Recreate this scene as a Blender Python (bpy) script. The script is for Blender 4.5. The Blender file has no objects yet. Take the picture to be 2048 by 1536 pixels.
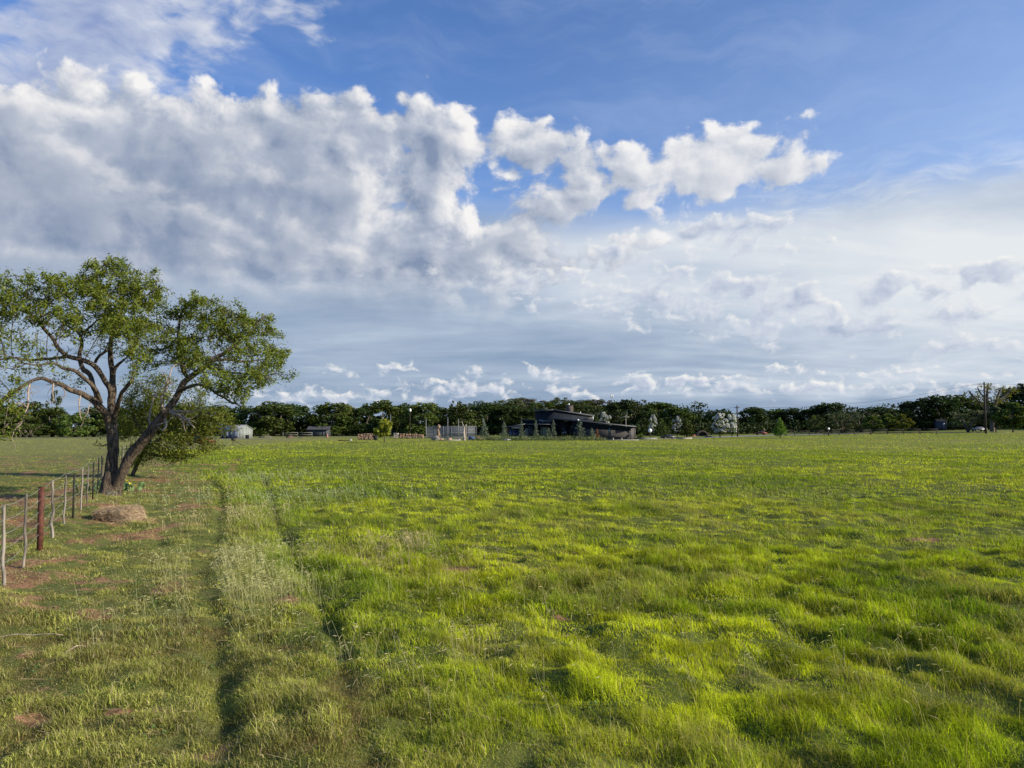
import bpy, bmesh, math, random
import numpy as np
from mathutils import Vector, Matrix, noise as mnoise
from math import radians as R, sin, cos, pi

SC = bpy.context.scene
COL = SC.collection

# ------------------------------------------------------------------ camera, world, sun
F = 1500.0                    # focal length in pixels of the 2048 px wide photograph
H = 2.25                      # eye height
PITCH = math.atan((855.0 - 768.0) / F)
cam_data = bpy.data.cameras.new('camera')
cam_data.sensor_width = 36.0
cam_data.lens = 36.0 * F / 2048.0
cam_data.clip_start = 0.05
cam_data.clip_end = 6000.0
cam = bpy.data.objects.new('camera', cam_data)
COL.objects.link(cam)
cam.location = (0, 0, H)
cam.rotation_euler = (pi / 2 + PITCH, 0, 0)
SC.camera = cam

SUN_AZ = 104.0                # degrees clockwise from the view axis (+Y)
SUN_EL = 22.0

def pixdir(px, py):
    """direction in the world of a point of the photograph"""
    x = (px - 1024.0) / F; y = (768.0 - py) / F
    c, s = cos(PITCH), sin(PITCH)
    return Vector((x, c - y * s, s + y * c))

def azel(px, py):
    d = pixdir(px, py).normalized()
    return math.degrees(math.atan2(d.x, d.y)), math.degrees(math.asin(d.z))

class NT:
    """small helper to write node trees"""
    def __init__(s, tree): s.t = tree; s.n = tree.nodes; s.l = tree.links
    def new(s, kind, **kw):
        n = s.n.new(kind)
        for k, v in kw.items(): setattr(n, k, v)
        return n
    def put(s, sock, v):
        if isinstance(v, bpy.types.NodeSocket): s.l.new(v, sock)
        elif v is not None:
            if isinstance(v, (tuple, list)) and len(v) == 3 and sock.type == 'RGBA': v = (*v, 1)
            sock.default_value = v
    def math(s, op, a, b=None, c=None, clamp=False):
        n = s.new('ShaderNodeMath', operation=op, use_clamp=clamp)
        s.put(n.inputs[0], a); s.put(n.inputs[1], b); s.put(n.inputs[2], c)
        return n.outputs[0]
    def vmath(s, op, a, b=None, scale=None):
        n = s.new('ShaderNodeVectorMath', operation=op)
        s.put(n.inputs[0], a)
        if b is not None: s.put(n.inputs[1], b)
        if scale is not None: s.put(n.inputs['Scale'], scale)
        return n.outputs['Value'] if op in ('LENGTH', 'DOT_PRODUCT', 'DISTANCE') else n.outputs[0]
    def mrange(s, v, a, b, c=0.0, d=1.0, smooth=True):
        n = s.new('ShaderNodeMapRange', interpolation_type='SMOOTHSTEP' if smooth else 'LINEAR')
        for i, x in enumerate((v, a, b, c, d)): s.put(n.inputs[i], x)
        return n.outputs[0]
    def mix(s, f, a, b, kind='RGBA', blend='MIX'):
        n = s.new('ShaderNodeMix', data_type=kind)
        if kind == 'RGBA': n.blend_type = blend; i, j, o = 6, 7, 2
        elif kind == 'FLOAT': i, j, o = 2, 3, 0
        else: i, j, o = 4, 5, 1
        s.put(n.inputs[0], f); s.put(n.inputs[i], a); s.put(n.inputs[j], b)
        return n.outputs[o]
    def noise(s, vec, scale, detail=2, rough=0.5, dist=0.0, col=False, lac=2.0, dim='3D'):
        n = s.new('ShaderNodeTexNoise', noise_dimensions=dim)
        s.put(n.inputs['Vector'], vec); s.put(n.inputs['Scale'], scale)
        n.inputs['Detail'].default_value = detail; n.inputs['Roughness'].default_value = rough
        n.inputs['Lacunarity'].default_value = lac
        n.inputs['Distortion'].default_value = dist
        return n.outputs['Color' if col else 'Fac']
    def ramp(s, f, stops, interp='LINEAR'):
        n = s.new('ShaderNodeValToRGB'); cr = n.color_ramp; cr.interpolation = interp
        while len(cr.elements) < len(stops): cr.elements.new(0.5)
        for e, (p, c) in zip(cr.elements, stops):
            e.position = p; e.color = (*c, 1)
        s.put(n.inputs[0], f)
        return n.outputs[0]

def lin(r, g, b):
    f = lambda v: (v / 255 / 12.92) if v <= 10 else ((v / 255 + 0.055) / 1.055) ** 2.4
    return (f(r), f(g), f(b))

def build_world():
    w = bpy.data.worlds.new('World'); SC.world = w; w.use_nodes = True
    T = NT(w.node_tree); T.n.clear()
    tc = T.new('ShaderNodeTexCoord').outputs['Generated']
    sep = T.new('ShaderNodeSeparateXYZ'); T.l.new(tc, sep.inputs[0])
    x, y, z = sep.outputs
    az = T.math('MULTIPLY', T.math('ARCTAN2', x, y), 180 / pi)
    el = T.math('MULTIPLY', T.math('ARCSINE', z), 180 / pi)
    cmb = T.new('ShaderNodeCombineXYZ'); T.put(cmb.inputs[0], az); T.put(cmb.inputs[1], el)
    P = cmb.outputs[0]
    # physical sky
    sky = T.new('ShaderNodeTexSky', sky_type='NISHITA', sun_disc=False)
    sky.sun_elevation = R(SUN_EL); sky.sun_rotation = R(SUN_AZ)
    sky.air_density = 1.0; sky.dust_density = 0.6; sky.ozone_density = 1.6
    skyc = T.mix(1.0, T.vmath('SCALE', sky.outputs[0], scale=0.135), (0.66, 0.93, 1.38), blend='MULTIPLY')

    def turned(T, P, rot, cache):
        if rot not in cache:
            if rot == 0: cache[rot] = P
            else:
                m = T.new('ShaderNodeMapping', vector_type='POINT'); T.put(m.inputs[0], P)
                m.inputs[2].default_value = (0, 0, R(-rot)); cache[rot] = m.outputs[0]
        return cache[rot]
    def scaled(T, P, px, py, rxd, ryd, rot, cache):
        """coordinates in which the ellipse is the unit circle"""
        a, e = azel(px, py); c, s = cos(R(rot)), sin(R(rot))
        a, e = a * c + e * s, e * c - a * s
        n = T.new('ShaderNodeVectorMath', operation='MULTIPLY_ADD')
        T.put(n.inputs[0], turned(T, P, rot, cache))
        n.inputs[1].default_value = (1 / rxd, 1 / ryd, 0); n.inputs[2].default_value = (-a / rxd, -e / ryd, 0)
        return n.outputs[0]
    def ellipses(T, P, lst, k=0.8):
        """signed depth in degrees inside a soft union of ellipses of the sky"""
        acc = None; cache = {}
        for (px, py, rx, ry, rot) in lst:
            rxd, ryd = rx / 26.2, ry / 26.2
            mr = min(rxd, ryd)
            rot = -10 if -24 < rot < -5 else (0 if -6 < rot < 7 else rot)
            v = T.math('MULTIPLY_ADD', T.vmath('LENGTH', scaled(T, P, px, py, rxd, ryd, rot, cache)), -mr, mr)
            acc = v if acc is None else T.math('SMOOTH_MAX', acc, v, k)
        return acc

    def group(name, build):
        g = bpy.data.node_groups.new(name, 'ShaderNodeTree')
        g.interface.new_socket('P', in_out='INPUT', socket_type='NodeSocketVector')
        g.interface.new_socket('D', in_out='OUTPUT', socket_type='NodeSocketFloat')
        G = NT(g); gi = G.new('NodeGroupInput'); go = G.new('NodeGroupOutput')
        G.put(go.inputs[0], build(G, gi.outputs[0]))
        return g
    def use(g, P):
        n = T.new('ShaderNodeGroup'); n.node_tree = g; T.put(n.inputs[0], P); return n.outputs[0]

    # ---- large cumulus
    BIG = [(-60, 430, 420, 225, 0), (250, 410, 400, 205, -4), (520, 350, 280, 150, 0), (560, 470, 420, 150, -8),
           (700, 305, 120, 105, 0), (100, 600, 520, 160, 0), (600, 600, 420, 110, 4),
           (885, 300, 92, 100, -15), (860, 400, 62, 100, 10), (700, 400, 150, 90, 0),
           (1060, 290, 88, 56, -14), (1150, 335, 90, 62, -30), (1280, 345, 125, 58, 0), (1430, 340, 150, 66, 0), (1575, 338, 60, 42, 12),
           (980, 475, 170, 60, -12), (1090, 420, 85, 42, -4), (860, 520, 260, 90, 0),
           (1160, 465, 34, 26, 0), (1245, 500, 84, 30, 0)]
    def dens(G, P, fine=True, shape=BIG, cap=4.5):
        wv = G.noise(P, 0.14, 3, 0.5, col=True, dim='2D')
        Pw = G.vmath('ADD', P, G.vmath('SCALE', G.vmath('SUBTRACT', wv, (0.5, 0.5, 0.5)), scale=2.0))
        f = ellipses(G, Pw, shape)
        Pw = G.vmath('MULTIPLY', Pw, (0.95, 1.22, 1.0))
        n1 = G.noise(Pw, 0.36, 9 if fine else 4, 0.58, dim='2D')
        vo = G.new('ShaderNodeTexVoronoi', feature='SMOOTH_F1', voronoi_dimensions='2D')
        G.put(vo.inputs['Vector'], Pw); vo.inputs['Scale'].default_value = 0.30
        vo.inputs['Smoothness'].default_value = 0.55
        vo.inputs['Detail'].default_value = 1.0 if fine else 0.0; vo.inputs['Roughness'].default_value = 0.52
        b = G.math('MULTIPLY_ADD', vo.outputs['Distance'], -2.6, 1.25)
        fc = G.math('MINIMUM', f, cap)
        return G.math('ADD', G.math('MULTIPLY_ADD', n1, 4.6, -2.0), G.math('MULTIPLY_ADD', b, 0.80, fc))
    gd = group('cumulus_depth', dens)
    gd2 = group('cumulus_depth_coarse', lambda G, P: dens(G, P, False))
    D0 = use(gd, P)
    D1 = use(gd2, T.vmath('ADD', P, (0.85, 0.55, 0)))
    alpha = T.mrange(D0, -0.30, 0.75)
    # nearer lobes in front of the mass, each with its own sunlit edge
    NEAR = [(130, 400, 190, 105, 0), (430, 300, 130, 70, 0), (390, 450, 120, 62, 0), (690, 385, 120, 66, 0), (600, 500, 150, 60, 0),
            (120, 540, 160, 60, 0), (380, 590, 170, 60, 0), (1000, 490, 110, 44, 0), (820, 560, 150, 44, 0), (640, 280, 70, 50, 0), (40, 250, 90, 50, 0), (890, 330, 45, 60, 0), (1420, 360, 70, 30, 0), (1130, 360, 30, 30, 0)]
    gn = group('near_lobes', lambda G, P: dens(G, P, True, NEAR, 3.0))
    gn2 = group('near_lobes_coarse', lambda G, P: dens(G, P, False, NEAR, 3.0))
    Pn = T.vmath('ADD', P, (0.0, 0.0, 0.0))
    N0 = use(gn, Pn); N1 = use(gn2, T.vmath('ADD', P, (0.85, 0.6, 0)))
    nalpha = T.math('MULTIPLY', T.math('MULTIPLY', T.mrange(N0, -0.4, 1.9), T.mrange(D0, 0.0, 1.6)), 0.72)
    relief = T.math('SUBTRACT', D0, D1)                       # faces turned to the sun are positive
    # soft, fibrous cloud above the left mass
    def soft(G, P):
        wv = G.noise(P, 0.12, 3, 0.5, col=True, dim='2D')
        m = G.new('ShaderNodeMapping'); G.put(m.inputs[0], G.vmath('ADD', P, G.vmath('SCALE', wv, scale=3.0)))
        m.inputs[2].default_value = (0, 0, R(38)); m.inputs[3].default_value = (0.6, 1.5, 1)
        Pw = G.vmath('ADD', P, G.vmath('SCALE', G.vmath('SUBTRACT', wv, (0.5, 0.5, 0.5)), scale=4))
        f = ellipses(G, Pw, [(195, 50, 150, 130, 20), (120, 150, 200, 100, 0), (300, 140, 120, 50, -40), (395, 20, 90, 62, -25), (480, 40, 35, 40, 0), (0, 130, 30, 40, 0),
                             (628, 30, 20, 26, 0), (575, 15, 18, 18, 0)])
        return G.math('ADD', f, G.math('MULTIPLY_ADD', G.noise(m.outputs[0], 0.5, 8, 0.55, dim='2D'), 7.5, -4.0))
    gs = group('soft_cloud', soft)
    S0 = use(gs, P); S1 = use(gs, T.vmath('ADD', P, (1.2, 0.7, 0)))
    salpha = T.math('MULTIPLY', T.mrange(S0, -1.3, 2.4), 0.9)
    # ---- layered cloud below: projected on a real flat layer, so it converges to the horizon
    zz = T.math('MAXIMUM', T.math('ADD', z, 0.10), 0.02)
    qx, qy = T.math('DIVIDE', x, zz), T.math('DIVIDE', y, zz)
    cq = T.new('ShaderNodeCombineXYZ'); T.put(cq.inputs[0], qx); T.put(cq.inputs[1], qy)
    q = cq.outputs[0]
    mq = T.new('ShaderNodeMapping'); T.put(mq.inputs[0], q); mq.inputs[3].default_value = (0.62, 1.0, 1); mq.inputs[2].default_value = (0, 0, R(-12))
    streak = T.noise(mq.outputs[0], 1.3, 7, 0.58, 0.2, dim='2D')
    streak2 = T.noise(mq.outputs[0], 3.2, 6, 0.6, 0.2, dim='2D')
    # brightness of the layer: darker and bluer on the left, bright towards the sun on the right
    def blob(P, px, py, rx, ry, rot=0):
        v = scaled(T, P, px, py, rx / 26.2, ry / 26.2, 0, {})
        return T.math('EXPONENT', T.math('MULTIPLY', T.vmath('DOT_PRODUCT', v, v), -1.0))
    wv2 = T.noise(P, 0.1, 3, 0.5, col=True, dim='2D')
    Pw2 = T.vmath('ADD', P, T.vmath('SCALE', T.vmath('SUBTRACT', wv2, (0.5, 0.5, 0.5)), scale=5))
    L = T.math('MULTIPLY_ADD', blob(Pw2, 1850, 510, 760, 150), 0.50, 0.40)
    L = T.math('MULTIPLY_ADD', blob(Pw2, 1200, 510, 330, 85), 0.22, L)
    L = T.math('MULTIPLY_ADD', blob(Pw2, 2150, 640, 420, 130), 0.25, L)
    L = T.math('MULTIPLY_ADD', blob(Pw2, 1150, 660, 420, 55), -0.10, L)
    L = T.math('MULTIPLY_ADD', blob(Pw2, 1850, 752, 500, 26), 0.20, L)
    L = T.math('MULTIPLY_ADD', blob(Pw2, 1600, 812, 1300, 22), -0.14, L)
    L = T.math('MULTIPLY_ADD', blob(Pw2, 300, 560, 350, 90), -0.05, L)
    L = T.math('MULTIPLY_ADD', T.math('SUBTRACT', streak, 0.5), 0.72, L)
    L = T.math('MULTIPLY_ADD', T.math('SUBTRACT', streak2, 0.5), 0.20, L)
    veilc = T.ramp(L, [(0.0, lin(108, 138, 180)), (0.25, lin(140, 161, 188)), (0.5, lin(168, 184, 205)), (0.75, lin(202, 212, 225)), (1.0, lin(231, 235, 238))])
    edge = T.math('ADD', el, T.math('MULTIPLY_ADD', streak, 5.0, -2.5))
    valpha = T.math('MULTIPLY', T.mrange(edge, 17.3, 13.6), 0.97)
    # ---- small puffs: band in the middle right, row close to the horizon
    def puffs(G, P):
        wv = G.noise(P, 0.5, 3, 0.5, col=True, dim='2D')
        m = G.new('ShaderNodeMapping'); G.put(m.inputs[0], G.vmath('ADD', P, G.vmath('SCALE', G.vmath('SUBTRACT', wv, (0.5, 0.5, 0.5)), scale=1.4)))
        m.inputs[3].default_value = (1, 1.6, 1)
        f = ellipses(G, P, [(1500, 605, 260, 62, -6), (1250, 600, 220, 46, -8), (1900, 590, 230, 60, 4), (1700, 650, 280, 34, 0), (1480, 470, 170, 50, -6), (1390, 535, 36, 14, 8), (1250, 500, 90, 30, 0),
                            (1950, 690, 150, 26, 0), (1080, 560, 170, 24, 0)], 0.4)
        f2 = ellipses(G, P, [(930, 778, 150, 22, 0), (1090, 746, 56, 16, 0), (650, 792, 260, 16, 0), (1140, 784, 70, 18, 0), (945, 745, 34, 14, 0), (1290, 765, 60, 22, 0),
                             (1420, 768, 130, 20, 0), (1580, 742, 70, 16, 0), (1810, 745, 80, 16, 0), (1700, 775, 360, 14, 0), (790, 735, 38, 13, 0), (690, 742, 28, 12, 0), (1980, 752, 30, 10, 0)], 0.15)
        n = G.noise(m.outputs[0], 0.40, 8, 0.54, dim='2D'); n2 = G.noise(m.outputs[0], 0.75, 8, 0.56, dim='2D')
        a = G.math('ADD', G.math('MINIMUM', f, 1.0), G.math('MULTIPLY_ADD', n, 6.2, -3.25))
        b = G.math('ADD', G.math('MULTIPLY', G.math('MINIMUM', f2, 0.6), 2.0), G.math('MULTIPLY_ADD', n2, 5.4, -2.75))
        return G.math('MAXIMUM', a, b)
    gp = group('small_puffs', puffs)
    Q0 = use(gp, P); Q1 = use(gp, T.vmath('ADD', P, (0.30, 0.24, 0)))
    palpha = T.math('MULTIPLY', T.mrange(Q0, 0.0, 1.4), 0.9)
    # ---- thin high cirrus on the right
    mc = T.new('ShaderNodeMapping'); T.put(mc.inputs[0], Pw2); mc.inputs[2].default_value = (0, 0, R(-9)); mc.inputs[3].default_value = (0.42, 1.7, 1)
    cir = T.noise(mc.outputs[0], 0.55, 9, 0.6, 0.12, dim='2D')
    cmask = T.math('ADD', blob(P, 1900, 395, 330, 62, 6), T.math('MULTIPLY', blob(P, 1650, 430, 150, 30, 0), 0.6))
    calpha = T.math('MULTIPLY', T.mrange(cir, 0.36, 0.72), T.math('MULTIPLY', cmask, 0.85), clamp=True)
    film = T.math('MULTIPLY', T.mrange(T.noise(mc.outputs[0], 0.2, 6, 0.6, 0.1, dim='2D'), 0.35, 0.85), 0.22)
    # horizon brightening of the clear sky towards the right
    glow = T.math('MULTIPLY', blob(P, 2350, 420, 900, 420), 0.40, clamp=True)

    def shade(base_dark, base_mid, base_lit, D, rel, k, d0, d1):
        t = T.mrange(D, d0, d1, 0.70, 0.16)
        t = T.math('MULTIPLY_ADD', rel, k, t, clamp=True)
        return T.ramp(t, [(0.0, base_dark), (0.5, base_mid), (1.0, base_lit)])
    big_scale = T.mrange(T.noise(P, 0.11, 4, 0.55, dim='2D'), 0.3, 0.7, -0.14, 0.16)
    kk = T.mrange(D0, 0.4, 5.2, 0.30, 0.075)
    relief2 = T.math('MULTIPLY_ADD', relief, kk, big_scale)
    bigc = shade(lin(132, 148, 176), lin(180, 189, 206), lin(247, 245, 244), D0, relief2, 1.0, 0.2, 5.6)
    nc = shade(lin(140, 154, 180), lin(184, 192, 206), lin(246, 243, 242), N0, T.math('MULTIPLY_ADD', T.math('SUBTRACT', N0, N1), T.mrange(N0, 0.4, 4.0, 0.25, 0.06), T.math('MULTIPLY', big_scale, 0.7)), 1.0, -0.2, 4.2)
    bigc = T.mix(nalpha, bigc, nc)
    # the sun reaches the right-hand clouds more fully
    sunf = T.mrange(az, -6, 16)
    bigc = T.mix(T.math('MULTIPLY', sunf, 0.42), bigc, lin(238, 239, 242))
    softc = shade(lin(145, 162, 203), lin(190, 199, 221), lin(232, 233, 238), S0, T.math('SUBTRACT', S0, S1), 0.16, -1, 5.0)
    pufc = shade(lin(172, 184, 208), lin(208, 215, 228), lin(248, 246, 242), Q0, T.math('SUBTRACT', Q0, Q1), 0.36, 0.0, 2.4)

    c = T.mix(glow, skyc, lin(206, 222, 245))
    c = T.mix(film, c, lin(190, 205, 235))
    c = T.mix(calpha, c, lin(226, 233, 244))
    c = T.mix(valpha, c, veilc)
    c = T.mix(salpha, c, softc)
    # below the layer's upper edge the big cloud dissolves into it
    fade = T.mrange(el, 7.5, 12.5, 0.0, 1.0)
    c = T.mix(T.math('MULTIPLY', alpha, fade), c, bigc)
    c = T.mix(palpha, c, pufc)
    # below the horizon: dull green-grey so the ground's own bounce is plausible
    def background(c):
        bg = T.new('ShaderNodeBackground'); T.put(bg.inputs[0], c); bg.inputs[1].default_value = 0.70
        return bg.outputs[0]
    def mixs(f, a, b):
        m = T.new('ShaderNodeMixShader'); T.put(m.inputs[0], f); T.l.new(a, m.inputs[1]); T.l.new(b, m.inputs[2])
        return m.outputs[0]
    # the rest of the sky dome, beside and behind: broken cloud of one simple layer
    rest = T.noise(q, 0.9, 6, 0.56, 0.3, dim='2D')
    ralpha = T.mrange(rest, 0.52, 0.68)
    restc = T.mix(T.mrange(rest, 0.5, 0.8), lin(205, 210, 222), lin(135, 148, 178))
    rc = T.mix(T.math('MULTIPLY', ralpha, 0.9), skyc, restc)
    side = T.math('MAXIMUM', T.mrange(T.math('ABSOLUTE', az), 62, 76), T.mrange(el, 48, 58))
    sh = mixs(side, background(c), background(rc))
    sh = mixs(T.mrange(el, -1.6, -0.5), background((0.09, 0.11, 0.06)), sh)
    out = T.new('ShaderNodeOutputWorld'); T.l.new(sh, out.inputs[0])
    w.cycles.sampling_method = 'MANUAL'; w.cycles.sample_map_resolution = 512
build_world()

sun_data = bpy.data.lights.new('sun', 'SUN')
sun_data.energy = 5.0; sun_data.angle = R(0.55); sun_data.color = (1.0, 0.90, 0.70)
sun = bpy.data.objects.new('sun', sun_data); COL.objects.link(sun)
_sd = Vector((sin(R(SUN_AZ)) * cos(R(SUN_EL)), cos(R(SUN_AZ)) * cos(R(SUN_EL)), sin(R(SUN_EL))))
sun.rotation_euler = _sd.to_track_quat('Z', 'Y').to_euler()
sun.location = (60, -15, 40)

SC.view_settings.view_transform = 'Standard'; SC.view_settings.look = 'None'
SC.view_settings.exposure = 0.515; SC.view_settings.gamma = 1.0
SC.render.engine = 'CYCLES'
SC.cycles.max_bounces = 6; SC.cycles.diffuse_bounces = 3; SC.cycles.transmission_bounces = 4; SC.cycles.transparent_max_bounces = 6

# ------------------------------------------------------------------ helpers
rng = np.random.default_rng(7)
random.seed(7)

def _hash(ix, iy, seed):
    h = (ix.astype(np.int64) * 374761393 + iy.astype(np.int64) * 668265263 + seed * 1442695041) & 0xffffffff
    h = ((h ^ (h >> 13)) * 1274126177) & 0xffffffff
    return ((h ^ (h >> 16)) & 0xffff) / 65535.0
def vnoise(x, y, seed=0):
    """smooth value noise 0..1"""
    x = np.asarray(x, float); y = np.asarray(y, float)
    ix = np.floor(x); iy = np.floor(y); fx = x - ix; fy = y - iy
    fx = fx * fx * (3 - 2 * fx); fy = fy * fy * (3 - 2 * fy)
    a = _hash(ix, iy, seed); b = _hash(ix + 1, iy, seed); c = _hash(ix, iy + 1, seed); d = _hash(ix + 1, iy + 1, seed)
    return (a * (1 - fx) + b * fx) * (1 - fy) + (c * (1 - fx) + d * fx) * fy
def fbm(x, y, scale, octv=3, seed=0):
    x = np.asarray(x, float) / scale; y = np.asarray(y, float) / scale
    s = 0; a = 1.0; t = 0
    for o in range(octv):
        s = s + a * vnoise(x * 2 ** o + 17.3 * o, y * 2 ** o - 9.1 * o, seed + o); t += a; a *= 0.5
    return s / t
def sstep(v, a, b):
    t = np.clip((np.asarray(v, float) - a) / (b - a), 0, 1)
    return t * t * (3 - 2 * t)

def gpt(px, py, z=0.0):
    """ground point seen at a pixel"""
    d = pixdir(px, py); t = (z - H) / d.z
    return d.x * t, d.y * t
def at(px, py, Y):
    """point at depth Y seen at a pixel"""
    d = pixdir(px, py); t = Y / d.y
    return Vector((d.x * t, Y, H + d.z * t))

def polydist(x, y, pts):
    """distance to a polyline and position along it"""
    best = np.full(np.shape(x), 1e9)
    for (ax, ay), (bx, by) in zip(pts[:-1], pts[1:]):
        dx, dy = bx - ax, by - ay
        t = np.clip(((x - ax) * dx + (y - ay) * dy) / (dx * dx + dy * dy), 0, 1)
        best = np.minimum(best, np.hypot(x - ax - t * dx, y - ay - t * dy))
    return best

RUT_A = [(-1.3, 2.0), (-1.75, 4.0), (-1.95, 5.2), (-2.35, 6.3), (-2.95, 7.6), (-3.4, 8.8), (-4.35, 10.7), (-4.9, 12.0), (-5.45, 13.8), (-7.9, 20.5), (-10.4, 27.0), (-16.5, 39.7), (-22, 52)]
RUT_B = [(-0.6, 2.5), (-0.95, 5.0), (-1.7, 7.6), (-2.66, 10.4), (-3.6, 12.7), (-5.6, 18.0), (-8.7, 27.0), (-12, 36)]
def fence_x(y): return -2.23 - 0.46 * np.asarray(y, float)

def terrain(x, y):
    x = np.asarray(x, float); y = np.asarray(y, float)
    r = np.hypot(x, y)
    z = 1.25 * sstep(x - 0.28 * (150 - y).clip(0, 400), 22, 95) * sstep(y, 60, 150)        # gentle rise on the right
    z = z + 2.2 * sstep(x, 75, 130) * sstep(y, 150, 200)
    z = z + 6.0 * sstep(y, 185, 262) * sstep(x, -30, 5) * (1 - sstep(x, 42, 78))           # hill behind the house
    z = z + 1.0 * sstep(y, 200, 300)
    near = 1 - sstep(r, 60, 140)
    z = z + near * 0.16 * (fbm(x, y, 7.0, 2, 3) - 0.5)
    z = z + near * 0.075 * (fbm(x, y, 1.2, 2, 5) - 0.5) + (1 - sstep(r, 25, 55)) * 0.14 * (fbm(x, y, 0.36, 2, 6) - 0.5)
    z = z + (1 - near) * 0.10 * (fbm(x, y, 14.0, 2, 9) - 0.5)
    for pts in (RUT_A, RUT_B):
        d = polydist(x, y, pts)
        z = z - 0.085 * np.exp(-(d / 0.15) ** 2) * (0.50 + 0.6 * sstep(fbm(x, y, 2.2, 2, 78), 0.4, 0.6)) * (1 - sstep(y, 30, 45))
    # faint old mowing rows running with the tracks
    u = (x + 0.43 * y + 0.5 * (fbm(x, y, 3.0, 2, 15) - 0.5)) / 1.15
    z = z + (1 - sstep(r, 25, 60)) * 0.026 * np.sin(2 * pi * u) * sstep(fbm(x, y, 2.4, 2, 16), 0.35, 0.6) * sstep(x + 0.3 * y, -0.6, 1.0)
    # low bank under the fence
    z = z + 0.10 * np.exp(-((x - fence_x(y)) / 0.7) ** 2) * sstep(y, 3, 9) * (1 - sstep(y, 70, 90))
    return z
def tz(x, y): return float(terrain(np.array([x]), np.array([y]))[0])

DIRT = [(110, 1168, 1.0, .45), (190, 1180, .5, .22), (235, 1165, .8, .2), (160, 1345, .26, .22), (60, 1225, .5, .18), (250, 1440, .55, .22), (400, 1525, .3, .2), (80, 1440, .25, .2), (50, 1310, .5, .1),
        (40, 1000, 4.0, 1.1), (110, 1003, 2.6, .8), (30, 1042, .9, .5), (100, 1050, 1.6, .7), (150, 1020, 1.4, .8), (290, 1046, .9, .25), (200, 1052, 1.0, .25),
        (565, 1203, .35, .2), (330, 1160, .7, .12), (1410, 1225, .3, .25), (1870, 1085, .7, .45), (1160, 1150, .5, .3), (930, 1135, .6, .4), (820, 1130, .5, .4),
        (190, 975, 2.5, 1.0), (260, 985, 1.2, .8)]
def dirt_mask(x, y):
    m = np.zeros(np.shape(x))
    for px, py, rx, ry in DIRT:
        cx, cy = gpt(px, py)
        m = np.maximum(m, np.exp(-(((x - cx) / rx) ** 2 + ((y - cy) / ry) ** 2)))
    n = fbm(x, y, 0.5, 3, 31)
    m = sstep(m + 2.2 * (n - 0.5), 0.55, 1.05) * 0.9
    # scattered bare soil on the grazed strip along the fence and across it
    strip = 1 - sstep(x - fence_x(y) * 0.72 - 0.2, -0.3, 1.2)
    sc = 0.95 * sstep(fbm(x, y, 0.7, 5, 41), 0.53, 0.65) * strip * (1 - sstep(y, 40, 90))
    return np.maximum(m, 0.85 * sc)
def lush_mask(x, y, w=0.5):
    """1 in the green field, 0 on the grazed strip by the fence"""
    edge = np.interp(y, [0, 5.2, 7.6, 10.7, 13.8, 20.5, 27, 40, 70], [-0.8, -1.3, -2.2, -3.6, -5.1, -8.2, -11, -18.5, -34])
    return sstep(x - edge + 1.8 * (fbm(x, y, 2.5, 3, 51) - 0.5), -0.5, 1.5)
def dry_mask(x, y):
    r = np.hypot(x, y)
    far = sstep(y, 45, 120) * 0.55
    band = sstep(fbm(x, y * 0.5, 9.0, 4, 61), 0.50, 0.68) * 0.45
    brown = sstep(fbm(x, y, 1.6, 4, 71), 0.57, 0.68) * 0.75 * (1 - sstep(r, 25, 60))
    return np.clip(far + band * (0.4 + 0.6 * sstep(y, 30, 60)) + brown, 0, 1)

def mesh_np(name, verts, loops, sizes, mat, attrs=None, smooth=False, parent=None):
    """fast mesh from numpy arrays"""
    me = bpy.data.meshes.new(name)
    nv, nl, nf = len(verts), len(loops), len(sizes)
    me.vertices.add(nv); me.vertices.foreach_set('co', np.ascontiguousarray(verts, np.float32).ravel())
    me.loops.add(nl); me.loops.foreach_set('vertex_index', np.ascontiguousarray(loops, np.int32).ravel())
    me.polygons.add(nf)
    st = np.zeros(nf, np.int32); st[1:] = np.cumsum(sizes)[:-1]
    me.polygons.foreach_set('loop_start', st)
    me.update(calc_edges=True)
    if smooth: me.polygons.foreach_set('use_smooth', np.ones(nf, bool))
    for k, v in (attrs or {}).items():
        if v.ndim == 1:
            a = me.attributes.new(k, 'FLOAT', 'POINT'); a.data.foreach_set('value', np.ascontiguousarray(v, np.float32))
        else:
            a = me.attributes.new(k, 'FLOAT_COLOR', 'POINT')
            c = np.ones((nv, 4), np.float32); c[:, :3] = v; a.data.foreach_set('color', c.ravel())
    if mat: me.materials.append(mat)
    o = bpy.data.objects.new(name, me); COL.objects.link(o)
    if parent: o.parent = parent
    return o

def tag(o, label=None, cat=None, group=None, kind=None):
    if label: o['label'] = label
    if cat: o['category'] = cat
    if group: o['group'] = group
    if kind: o['kind'] = kind
    return o
def thing(name, loc, label, cat, group=None, rz=0.0, scale=1.0):
    o = bpy.data.objects.new(name, None); COL.objects.link(o)
    o.empty_display_size = 0.2
    o.location = loc; o.rotation_euler = (0, 0, rz); o.scale = (scale, scale, scale) if isinstance(scale, (int, float)) else scale
    return tag(o, label, cat, group)

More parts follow.
